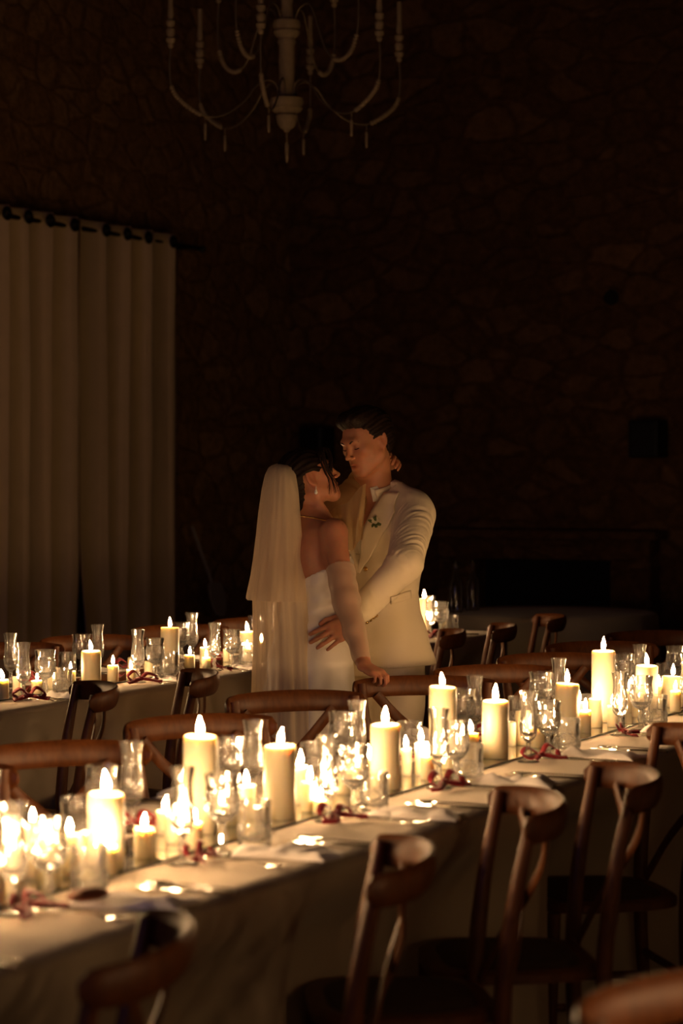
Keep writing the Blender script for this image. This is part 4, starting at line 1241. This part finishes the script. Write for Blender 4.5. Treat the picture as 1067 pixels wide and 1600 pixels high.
# hair: short sides, swept back top
def hair_sdf(H, h, fem=False):
    c = H @ Vector((0, -.02, .03)); s = SDF(c - Vector((.17, .17, .19)), c + Vector((.17, .17, .17)), h)
    g = .006 if not fem else .008
    if fem: s.ell((0, -.012, .028), (.073 + g, .087 + g, .074 + g), H, .001)
    else: s.ell((0, -.020, .037), (.076 + g, .097 + g, .083 + g), H, .001)
    s.ell((0, -.030, -.01), (.070 + g * .6, .080 + g * .6, .07), H, .03)
    if not fem:
        s.ell((0, .020, .098), (.060, .072, .034), H, .02); s.ell((0, .062, .098), (.050, .034, .026), H, .02)
        line = ([-.14, -.06, -.030, -.026, .022, .026, .040, .055, .075, .10, .13], [-.075, -.070, -.045, .008, .012, -.006, .050, .060, .070, .074, .086])
    else:
        s.ell((0, -.055, .01), (.062, .045, .060), H, .03); s.ell((0, -.088, -.030), (.036, .026, .040), H, .02)
        s.ell((0, -.075, -.075), (.045, .035, .05), H, .02)
        line = ([-.2, -.09, -.055, -.035, .010, .03, .055, .08, .11], [-.17, -.145, -.11, .016, .014, .006, .012, .044, .060])
    def cutf(x, y, z): return (z - np.interp(y, line[0], line[1]).astype(np.float32)) * -1 * -1
    # remove everything below the hairline
    s.put(c, .4, lambda x, y, z: (z - np.interp(y, line[0], line[1])).astype(np.float32) * H.to_scale().x, .004, True, H.inverted())
    return s
def hair_disp(H, amp, fr):
    Hi = np.array(H.inverted())
    def f(V):
        l = V @ Hi[:3, :3].T + Hi[:3, 3]
        a = np.arctan2(l[:, 0], l[:, 2] + .02)
        return amp * (np.sin(a * fr + 6 * np.sin(l[:, 1] * 14)) * .6 + .4 * np.sin(a * fr * 2.3 + 3 * np.sin(l[:, 1] * 22 + 1)))
    return f
s = hair_sdf(GH, .0032); hg = s.build('hair', M['hair'], disp=hair_disp(GH, .0022, 22)); world_child(hg, G)
def brow(H, sx, dz=0):
    return MB().tube(cr([H @ Vector((sx * .014, .0945, .0155)), H @ Vector((sx * .030, .0935, .0225)), H @ Vector((sx * .046, .078, .0165))], 4), [.0028, .0040, .0046, .0047, .0044, .004, .0034, .0026, .0014], 8, flat=(1, .55))
for sx in (-1, 1):
    world_child(brow(GH, sx).build('eyebrow', M['hair']), G)
    world_child(MB().tube(cr([GH @ Vector((sx * .018, .0845, -.0065)), GH @ Vector((sx * .031, .0885, -.0085)), GH @ Vector((sx * .044, .0825, -.0055))], 4), .0014, 6).build('eyelashes', M['hair']), G)

world_child(MB().tube(cr([GH @ Vector((-.023, .0835, -.0640)), GH @ Vector((-.010, .0925, -.0690)), GH @ Vector((.010, .0925, -.0690)), GH @ Vector((.023, .0835, -.0640))], 4), .0016, 6).build('lip_line', M['leather']), G)
# shirt, trousers, jacket
s = SDF((-.30, 8.0, 1.05), (.42, 8.72, 1.52), .0045)
s.stack([(z, x, y, rx - .003, ry - .003) for z, x, y, rx, ry in g_torso], GT, .03); s.lcap(GT, (-.15, 0, 1.375), (.15, 0, 1.375), .056, None, .03)
vx = -.012
def vcut(z0, z1, w1, xc=0, yb=.02):
    def d(x, y, z):
        w = np.interp(z, [z0, z1], [-.002, w1]).astype(np.float32); return np.maximum(np.abs(x - xc) - w, yb - y)
    return d
s.put(GT @ Vector((0, .1, 1.4)), .45, vcut(1.27, 1.46, .062, vx), .003, True, GT.inverted())
s.put(GT @ Vector((0, 0, 1.5)), .3, lambda x, y, z: 1.445 + .25 * (-y) * 0 - z, .002, True, GT.inverted())
sh = s.build('shirt', M['shirt']); world_child(sh, G)
# band collar
def collar(r, z0, z1, a0, a1, lean=.25, w=(1, 1)):
    def f(u, v):
        a = a0 + (a1 - a0) * u; zz = z0 + (z1 - z0) * v
        rr = r - (v * .008)
        return GT @ Vector((math.sin(a) * rr * w[0], -math.cos(a) * rr * w[1] + .022 + (zz - 1.42) * .35, zz - (1 - math.cos(a)) * .020))
    return f
world_child(MB().sheet(collar(.066, 1.432, 1.480, -2.45, 2.45), 40, 5, .003).build('shirt_collar', M['shirt'], auto=False), G)
s = SDF((-.2, 8.05, .0), (.42, 8.7, 1.0), .0065)
s.stack([(.80, 0, 0, .165, .118), (.98, 0, 0, .165, .118)], GT, .02)
for sx in (-1, 1):
    s.lcap(GT, (sx * .085, .005, .86), (sx * .105, .02, .48), .102, .082, .02); s.lcap(GT, (sx * .105, .02, .48), (sx * .112, -.01, .09), .082, .072, .015)
s.put(Vector((.12, 8.35, 0)), .5, lambda x, y, z: z - .05, .003, True)
def creaseT(V):
    return .004 * np.sin(V[:, 2] * 26 + V[:, 0] * 18) * np.sin(V[:, 0] * 21 + V[:, 1] * 9)
tr = s.build('trousers', M['suit'], disp=creaseT); world_child(tr, G)
for sx in (-1, 1):
    b = MB(); 
    s = SDF(GT @ Vector((sx * .12, .06, .06)) - Vector((.2, .2, .07)), GT @ Vector((sx * .12, .06, .06)) + Vector((.2, .2, .07)), .006)
    s.lcap(GT, (sx * .11, -.045, .045), (sx * .135, .17, .038), .044, .036, .01); s.lcap(GT, (sx * .11, -.03, .09), (sx * .11, -.03, .05), .045, .045, .01)
    s.put(GT @ Vector((sx * .12, .06, .0)), .3, lambda x, y, z: z - .004, .001, True)
    world_child(s.build('shoe', M['leather']), G)

j_torso = [(.835, 0, 0, .218, .150), (.95, 0, 0, .172, .135), (1.08, 0, .0, .141, .117), (1.2, 0, 0, .164, .125), (1.3, 0, 0, .192, .134), (1.37, 0, 0, .178, .112), (1.415, 0, .006, .118, .088), (1.45, 0, .012, .080, .075)]
s = SDF((-.34, 7.80, .80), (.46, 8.74, 1.50), .0042)
s.stack(j_torso, GT, .03, p=2.4)
s.lcap(GT, (-.155, 0, 1.370), (.155, 0, 1.370), .063, None, .03)
for sx in (-1, 1): s.lcap(GT, (sx * .05, -.01, 1.425), (sx * .15, 0, 1.385), .050, .052, .03)
s.cap(SH_L, EL_L, .070, .060, .022); s.cap(EL_L, WR_L + (EL_L - WR_L).normalized() * .028, .059, .043, .015)
s.cap(SH_R, EL_R, .070, .058, .022); s.cap(EL_R, WR_R + (EL_R - WR_R).normalized() * .03, .058, .043, .015)
# cut sleeve mouth, opening, neck
cu = WR_L + (EL_L - WR_L).normalized() * .0; cd = (EL_L - WR_L).normalized()
s.put(cu, .075, lambda x, y, z: (x - cu.x) * cd.x + (y - cu.y) * cd.y + (z - cu.z) * cd.z - .012, .002, True)
s.put(GT @ Vector((0, .1, 1.4)), .5, vcut(1.175, 1.46, .078, -.018), .003, True, GT.inverted())
s.put(GT @ Vector((0, 0.02, 1.48)), .09, lambda x, y, z: np.sqrt(x * x + (y - .02) ** 2) - .069, .003, True, GT.inverted())
s.put(GT @ Vector((0, 0, .8)), .5, lambda x, y, z: z - .838, .002, True, GT.inverted())
def crease(V):
    d = np.zeros(len(V))
    def along(a, b, lo, hi, amp, fr, tilt, rad):
        nonlocal d
        A = np.array(a); B = np.array(b); ab = B - A; L = np.linalg.norm(ab); ab /= L
        r = V - A; t = r @ ab; perp = r - t[:, None] * ab; pr_ = np.linalg.norm(perp, axis=1)
        side = perp @ np.array([.75, -.6, .2])
        m = np.clip((rad - pr_) / .02, 0, 1) * np.clip((t / L - lo) / .12, 0, 1) * np.clip((hi - t / L) / .12, 0, 1)
        q = t + tilt * side
        ph = q * fr + 3.5 * np.sin(q * 19 + 2) + 2.0 * np.sin(side * 33 + q * 11)
        w = 1 - np.abs(np.sin(ph * .5)) ** .8 * 2
        env = .35 + .65 * np.clip(np.sin(q * 37 + side * 45 + 1) * .6 + .5, 0, 1)
        env = env * (.45 + .55 * np.sin(side * 85 + q * 47 + 2 * np.sin(q * 90)))
        d += amp * m * w * env
    along(SH_L, EL_L, .05, 1.15, .0030, 215, 1.25, .10)
    along(EL_L, WR_L, -.1, .95, .0022, 150, -.6, .085)
    along(SH_R, EL_R, .0, 1.0, .004, 160, .5, .10)
    Gi = np.array(GT.inverted()); l = V @ Gi[:3, :3].T + Gi[:3, 3]
    lo = np.clip((1.30 - l[:, 2]) / .15, 0, 1)
    d += lo * .0022 * np.sin(l[:, 0] * 34 + l[:, 2] * 9 + 1.5 * np.sin(l[:, 2] * 12)) + lo * .0018 * np.sin(l[:, 2] * 52 + l[:, 0] * 30)
    return d
jk = s.build('jacket', M['suit'], disp=crease); world_child(jk, G)
J = bvh(jk)
wv = lambda z: float(np.interp(z, [1.175, 1.46], [-.002, .078]))
def lapel(sx):
    zs = np.linspace(1.155, 1.425, 26)
    lw = lambda z: float(np.interp(z, [1.155, 1.20, 1.30, 1.365, 1.372, 1.425], [.004, .036, .072, .092, .070, .048]))
    rows = []
    for z in zs:
        r = []
        for i in range(9):
            x = -.018 + sx * (max(0, wv(z)) + .001 + lw(z) * i / 8)
            p = on_front(J, GT, x, float(z), .0055 + .0025 * math.sin(math.pi * i / 8))
            r.append(p)
        rows.append(r)
    last = None
    for r in rows:
        for i in range(9):
            if r[i] is None: r[i] = r[i + 1] if i < 8 and r[i + 1] is not None else last
            last = r[i] if r[i] is not None else last
    return MB().sheet(lambda u, v: rows[int(round(v * 25))][int(round(u * 8))], 8, 25, .0035 * (1 if sx > 0 else -1))
for sx in (-1, 1): world_child(lapel(sx).build('lapel', M['suit'], auto=False), jk_root) if False else world_child(lapel(sx).build('lapel', M['suit'], auto=False), G)
world_child(MB().sheet(collar(.083, 1.405, 1.470, -2.25, 2.25), 40, 5, .004).build('jacket_collar', M['suit'], auto=False), G)
# flap, welt, buttons
def patch(pts4, name, mat, off=.004, th=.003, n=10):
    a, b, c, d = pts4
    def f(u, v):
        x = (a[0] * (1 - u) + b[0] * u) * (1 - v) + (d[0] * (1 - u) + c[0] * u) * v
        y = (a[1] * (1 - u) + b[1] * u) * (1 - v) + (d[1] * (1 - u) + c[1] * u) * v
        p, nn = hit(J, x, y); return p + nn * off
    return world_child(MB().sheet(f, n, 4, th).build(name, mat, auto=False), G)
patch([(609, 932), (640, 922), (641, 936), (610, 945)], 'pocket_flap', M['suit'])
patch([(598, 812), (613, 808), (613, 812), (598, 816)], 'pocket_welt', M['suit'], .003)
def button(x, y, r=.008):
    p, nn = hit(J, x, y); m = frame(p + nn * .001, nn.cross(Vector((0, 0, 1))), nn)
    return world_child(MB().lathe([(0, 0), (r, 0), (r, .002), (r * .7, .0045), (0, .005)], 14, M=m).build('gold_button', M['gold']), G)
for x, y in ((571.5, 889), (573, 972), (578.5, 968.5), (583.5, 965), (588, 962)): button(x, y, .0085 if y < 900 else .0062)
bt = hit(J, 588, 818)[0]; bn_ = hit(J, 588, 818)[1]
bo = MB(); rr = random.Random(3)
for k in range(5):
    a = k * 1.256; c = bt + bn_ * .014 + Vector((math.cos(a) * .008, 0, math.sin(a) * .008 + .008))
    bo.lathe([(0, -.007), (.006, -.004), (.008, 0), (.005, .006), (0, .008)], 8, c)
fo = world_child(bo.build('boutonniere', M['petal']), G)
lf = MB()
for k in range(7):
    a = rr.uniform(0, 6.28); d = Vector((math.cos(a), -.3, math.sin(a) - .5)).normalized(); L = rr.uniform(.02, .034)
    sd = d.cross(bn_).normalized(); o0 = bt + bn_ * .010
    lf.sheet(lambda u, v: o0 + d * L * v + sd * (u - .5) * .011 * math.sin(math.pi * min(1, v * .9 + .08)) + bn_ * .006 * math.sin(v * 2.5), 4, 6, .0006)
lf2 = lf.build('boutonniere_leaves', M['leaf'], auto=False); world_child(lf2, G)

# ================================================================= bride
BO = Vector((-.092, 8.05, 0)); BF = (.87, .49)
BT = facing(BO, BF)
BH = facing(Vector((-.115, 8.055, 1.482)), (.95, .30), 21, -3, .92)
Bd = empty('person', BO, 0, 'woman in a strapless ivory gown and long veil, face tilted up to the man', 'person')
b_torso = [(.78, 0, -.01, .160, .118), (.88, 0, -.015, .163, .120), (.98, 0, -.005, .135, .098), (1.05, 0, 0, .122, .088), (1.14, 0, .0, .134, .096), (1.20, 0, .008, .143, .104), (1.26, 0, .0, .146, .088), (1.31, 0, -.005, .135, .070), (1.34, 0, -.005, .085, .055), (1.375, 0, 0, .045, .045)]
S_R = at(522, 831, 7.915); E_R = at(540, 937, 7.80); W_R = at(567, 1034, 7.665)
S_L = BT @ Vector((-.145, .0, 1.312)); E_L = at(540, 782, 8.30); W_L = at(598, 728, 8.44)
s = SDF((-.32, 7.50, -.01), (.26, 8.58, 1.64), .0042)
s.stack(b_torso, BT, .03)
s.lcap(BT, (-.12, 0, 1.308), (.12, 0, 1.308), .034, None, .035)
s.ell((.06, -.075, 1.22), (.05, .022, .07), BT, .03); s.ell((-.06, -.075, 1.22), (.05, .022, .07), BT, .03)     # shoulder blades
s.lcap(BT, (0, -.1, .95), (0, -.094, 1.30), .004, .006, .02, True)                                           # spine furrow
s.cap(BT @ Vector((0, -.004, 1.33)), BH @ Vector((0, -.028, -.055)), .046, .044, .025)
s.cap(BT @ Vector((.055, .03, 1.32)), BH @ Vector((.05, -.01, -.03)), .012, .015, .02)
for sx in (-1, 1):
    s.lcap(BT, (sx * .075, 0, .85), (sx * .07, .01, .48), .085, .055, .02); s.lcap(BT, (sx * .07, .01, .48), (sx * .065, -.01, .1), .052, .032, .02)
    s.lcap(BT, (sx * .065, -.02, .05), (sx * .07, .14, .03), .03, .022, .02)
arms(s, S_R, E_R, W_R, (.038, .033, .0225), .018); arms(s, S_L, E_L, W_L, (.040, .033, .0225), .018)
s.cap(S_R, S_R + Vector((.0, 0, -.09)), .042, .038, .02)
head_sdf(s, BH, True)
RH = frame(at(568, 1040, 7.645), at(590, 1052, 7.605) - at(568, 1040, 7.645), (.1, -.25, .95))
hand_sdf(s, RH, -1, [(.25, 1.0, .8), (.25, 1.0, .8), (.3, 1.05, .8), (.35, 1.1, .8)], .05, .74)
s.cap(W_R, RH.translation, .0215, .020, .01)
LH = frame(W_L, at(617, 716, 8.375) - W_L, (.55, .25, .8))
hand_sdf(s, LH, 1, [(.5, .55, .4), (.55, .6, .4), (.6, .6, .4), (.65, .6, .4)], .09, .86)
bb = s.build('body', M['skin_f']); tint(bb, BH); world_child(bb, Bd)
s = hair_sdf(BH, .0034, True); hb = s.build('hair', M['hair'], disp=hair_disp(BH, .0026, 15)); world_child(hb, Bd)
# loose fringe strands beside the face and fine wisps
def strands(H, lines, name):
    m = MB()
    for pts, r in lines:
        P = cr([H @ Vector(p) for p in pts], 6); n = len(P)
        m.tube(P, [r * (1 - .85 * (i / n) ** 1.5) for i in range(n)], 7)
    return m.build(name, M['hair'], auto=False)
L_ = []
rr = random.Random(4)
for k in range(22):
    o1 = rr.uniform(-.007, .007); o2 = rr.uniform(-.013, .013)
    L_.append((((.020 + o1, .060, .084), (.056 + o1, .066 + o2, .070), (.072 + o1 * .5, .058 + o2, .030), (.070 + o1 * .5, .060 + o2, -.010), (.062 + o1, .066 + o2 * 1.2, -.045 + o1), (.060 + o1, .060 + o2 * 2, -.080 + rr.uniform(-.02, .02))), .0017))
for k in range(22):
    o1 = rr.uniform(-.006, .006); o2 = rr.uniform(-.006, .006)
    L_.append((((.0 + o1, .066, .086), (.030 + o1, .096 + o2, .072), (.050 + o1, .094 + o2, .040), (.062 + o1, .082 + o2, .012), (.066, .072 + o2, -.012 + o1)), .0030))
    L_.append((((.0 + o1, .066, .086), (-.030 + o1, .096 + o2, .072), (-.050 + o1, .094 + o2, .040), (-.062 + o1, .082 + o2, .012), (-.066, .072 + o2, -.03 + o1)), .0030))
world_child(strands(BH, L_, 'fringe_strands'), Bd)
for sx in (-1, 1):
    world_child(brow(BH, sx).build('eyebrow', M['hair']), Bd)
    world_child(MB().tube(cr([BH @ Vector((sx * .018, .0845, -.0035)), BH @ Vector((sx * .031, .0900, -.006)), BH @ Vector((sx * .045, .085, -.002))], 4), .0017, 6).build('eyelashes', M['hair']), Bd)
ear = BH @ Vector((.086, -.008, -.046))
world_child(MB().lathe([(0, -.012), (.005, -.009), (.006, -.004), (.004, .002), (.0015, .006), (.001, .016), (0, .017)], 10, ear - Vector((0, 0, .008))).build('drop_earring', M['pearl']), Bd)
Bt = bvh(bb)
nk = []
for i in range(48):
    a = i / 48 * math.tau; c = BT @ Vector((0, .004, 1.345)); tl = (BT.to_3x3() @ Vector((math.sin(a), math.cos(a), -.22 * math.cos(a) - .10))).normalized()
    r = Bt.ray_cast(c + tl * .25, -tl); nk.append((r[0] + r[1] * .0025) if r[0] else c + tl * .06)
nk = [(nk[i - 1] + nk[i] * 2 + nk[(i + 1) % 48]) / 4 for i in range(48)]
world_child(MB().tube(nk, .0022, 6, close=True).build('necklace', M['gold']), Bd)

# gown
s = SDF((-.62, 7.55, .0), (.45, 8.62, 1.28), .0065)
s.stack([(.008, 0, -.06, .30, .30), (.25, 0, -.04, .262, .245), (.5, 0, -.025, .222, .192), (.7, 0, -.018, .190, .150), (.80, 0, -.014, .176, .134), (.88, 0, -.015, .171, .128)] + [(z, x, y, rx + .008, ry + .008) for z, x, y, rx, ry in b_torso if .9 < z < 1.27], BT, .015, p=2.2)
s.put(BT @ Vector((0, 0, 1.25)), .3, lambda x, y, z: 1.182 + .42 * y + .10 * x - z, .003, True, BT.inverted())
def gfold(V):
    Bi = np.array(BT.inverted()); l = V @ Bi[:3, :3].T + Bi[:3, 3]
    a = np.arctan2(l[:, 0], l[:, 1] + .02); w = np.clip((.86 - l[:, 2]) / .5, 0, 1)
    d = w * (.020 * np.sin(a * 7 + 1.3 * np.sin(l[:, 2] * 4)) + .010 * np.sin(a * 15 + 2))
    u = np.clip((l[:, 2] - .88) / .1, 0, 1)
    return d + u * .0022 * np.sin(l[:, 2] * 95 + a * 3 + 2 * np.sin(a * 2.1 + l[:, 2] * 9))
gw = s.build('gown', M['gown'], disp=gfold); world_child(gw, Bd)
W_ = bvh(gw)
# sheer sleeves
def sleeve(pts, rads, mat, name, amp, h=.005):
    P = [Vector(p) for p in pts]
    lo = Vector([min(p[i] for p in P) - .13 for i in range(3)]); hi = Vector([max(p[i] for p in P) + .13 for i in range(3)])
    s = SDF(lo, hi, h); s.chain(P, rads, .02)
    a, b = P[0], P[-1]
    for e, q in ((0, 1), (-1, -2)):     # open both ends
        c = P[e]; d = (P[e] - P[q]).normalized()
        s.put(c, rads[e] * 1.6, lambda x, y, z, c=c, d=d: -((x - c.x) * d.x + (y - c.y) * d.y + (z - c.z) * d.z) - .0, .002, True)
    def dis(V):
        t = (V - np.array(a)) @ np.array((b - a).normalized())
        q = V @ np.array([.7, .5, .3])
        return amp * (np.sin(t * 90 + 3 * np.sin(q * 30)) + .6 * np.sin(q * 120 + t * 40))
    V, Q = s.mesh(); V = displace(V, Q, dis)
    cen = np.array(a); da = np.array((P[0] - P[1]).normalized()); db = np.array((P[-1] - P[-2]).normalized())
    fc = V[Q].mean(1); keep = ((fc - np.array(P[0])) @ da < -.003) & ((fc - np.array(P[-1])) @ db < -.003)
    Q = Q[keep]; u, inv = np.unique(Q, return_inverse=True)
    return world_child(mesh_obj(name, V[u].tolist(), inv.reshape(Q.shape).tolist(), mat), Bd)
mid = S_R.lerp(E_R, .52)
sleeve([mid, E_R, W_R.lerp(E_R, .5), W_R], [.047, .043, .034, .028], M['glove'], 'sheer_glove', .0016)
ul = S_L.lerp(E_L, .30)
sleeve([ul, E_L + Vector((0, -.01, -.02)), W_L.lerp(E_L, .5), W_L], [.055, .066, .052, .034], M['puff'], 'sheer_glove', .0022)
# tulle gathered from the raised sleeve, hanging over the front of the couple
def drape(u, v):
    top0, top1 = at(512, 806, 8.14), at(572, 757, 8.10)
    bot0, bot1 = at(535, 868, 8.10), at(566, 845, 8.07)
    p = (top0 * (1 - u) + top1 * u) * (1 - v) + (bot0 * (1 - u) + bot1 * u) * v
    return p + Vector((0, -.05 * math.sin(math.pi * v) - .012 * math.sin(u * 16 + v * 3), .008 * math.sin(u * 9)))
world_child(MB().grid(drape, 30, 20).build('tulle_drape', M['puff'], auto=False), Bd)

# veil, two layers hanging from the back of the head
def veil(rows, name, seed, nu=64, sub=6):
    R = np.array(rows, dtype=float)  # y, left, right, D, depth
    ys = R[:, 0]; nv = len(rows) * sub
    def f(u, v):
        y = ys[0] + (ys[-1] - ys[0]) * v
        l, r_, D, dep = (np.interp(y, ys, R[:, i]) for i in (1, 2, 3, 4))
        ph = math.radians(-52 - 236 * u)           # from the near edge round the left to the far edge
        c0 = math.cos(math.radians(-52))
        s_ = FPX / D; L = (l - 533.5) / s_; Rr = (r_ - 533.5) / s_
        a = (Rr - L) / (1 + c0); cx = L + a
        dn = min(1, max(0, (y - 745) / 260))
        k = 1 + dn * (.045 * math.sin(13 * ph + seed + 1.2 * math.sin(v * 4)) + .025 * math.sin(29 * ph + seed * 2 + v * 5)) + (1 - dn) * .012 * math.sin(24 * ph)
        x = cx + a * math.cos(ph) * (k if math.cos(ph) < 0 else 1) ; d = D + dep * math.sin(ph) * k
        return Vector((x, d, z_at(y, D)))
    return MB().grid(f, nu, nv).build(name, M['veil'], auto=False)
v1 = [(723, 436, 447, 8.06, .02), (725, 428, 453, 8.06, .065), (730, 420, 458, 8.06, .095), (742, 414, 463, 8.06, .115), (765, 409, 467, 8.06, .128), (800, 404, 470, 8.06, .142), (870, 396, 475, 8.06, .150), (932, 386, 480, 8.06, .180), (936, 386, 480, 8.06, .182)]
v2 = [(729, 433, 447, 8.06, .03), (734, 424, 453, 8.06, .080), (748, 418, 459, 8.06, .100), (768, 413, 463, 8.06, .115), (800, 408, 467, 8.06, .130), (870, 402, 474, 8.06, .140), (932, 396, 480, 8.06, .165), (1000, 398, 486, 8.06, .19), (1085, 396, 492, 8.06, .215), (1200, 388, 500, 8.06, .25), (1320, 372, 508, 8.06, .29), (1428, 352, 512, 8.06, .33)]
world_child(veil(v1, 'veil', 1.0), Bd); world_child(veil(v2, 'veil', 3.0, 72), Bd)
world_child(MB().tube(cr([BH @ Vector((-.03, -.095, .045)), BH @ Vector((0, -.102, .048)), BH @ Vector((.03, -.095, .045))], 4), .006, 8).build('hair_comb', M['pearl']), Bd)
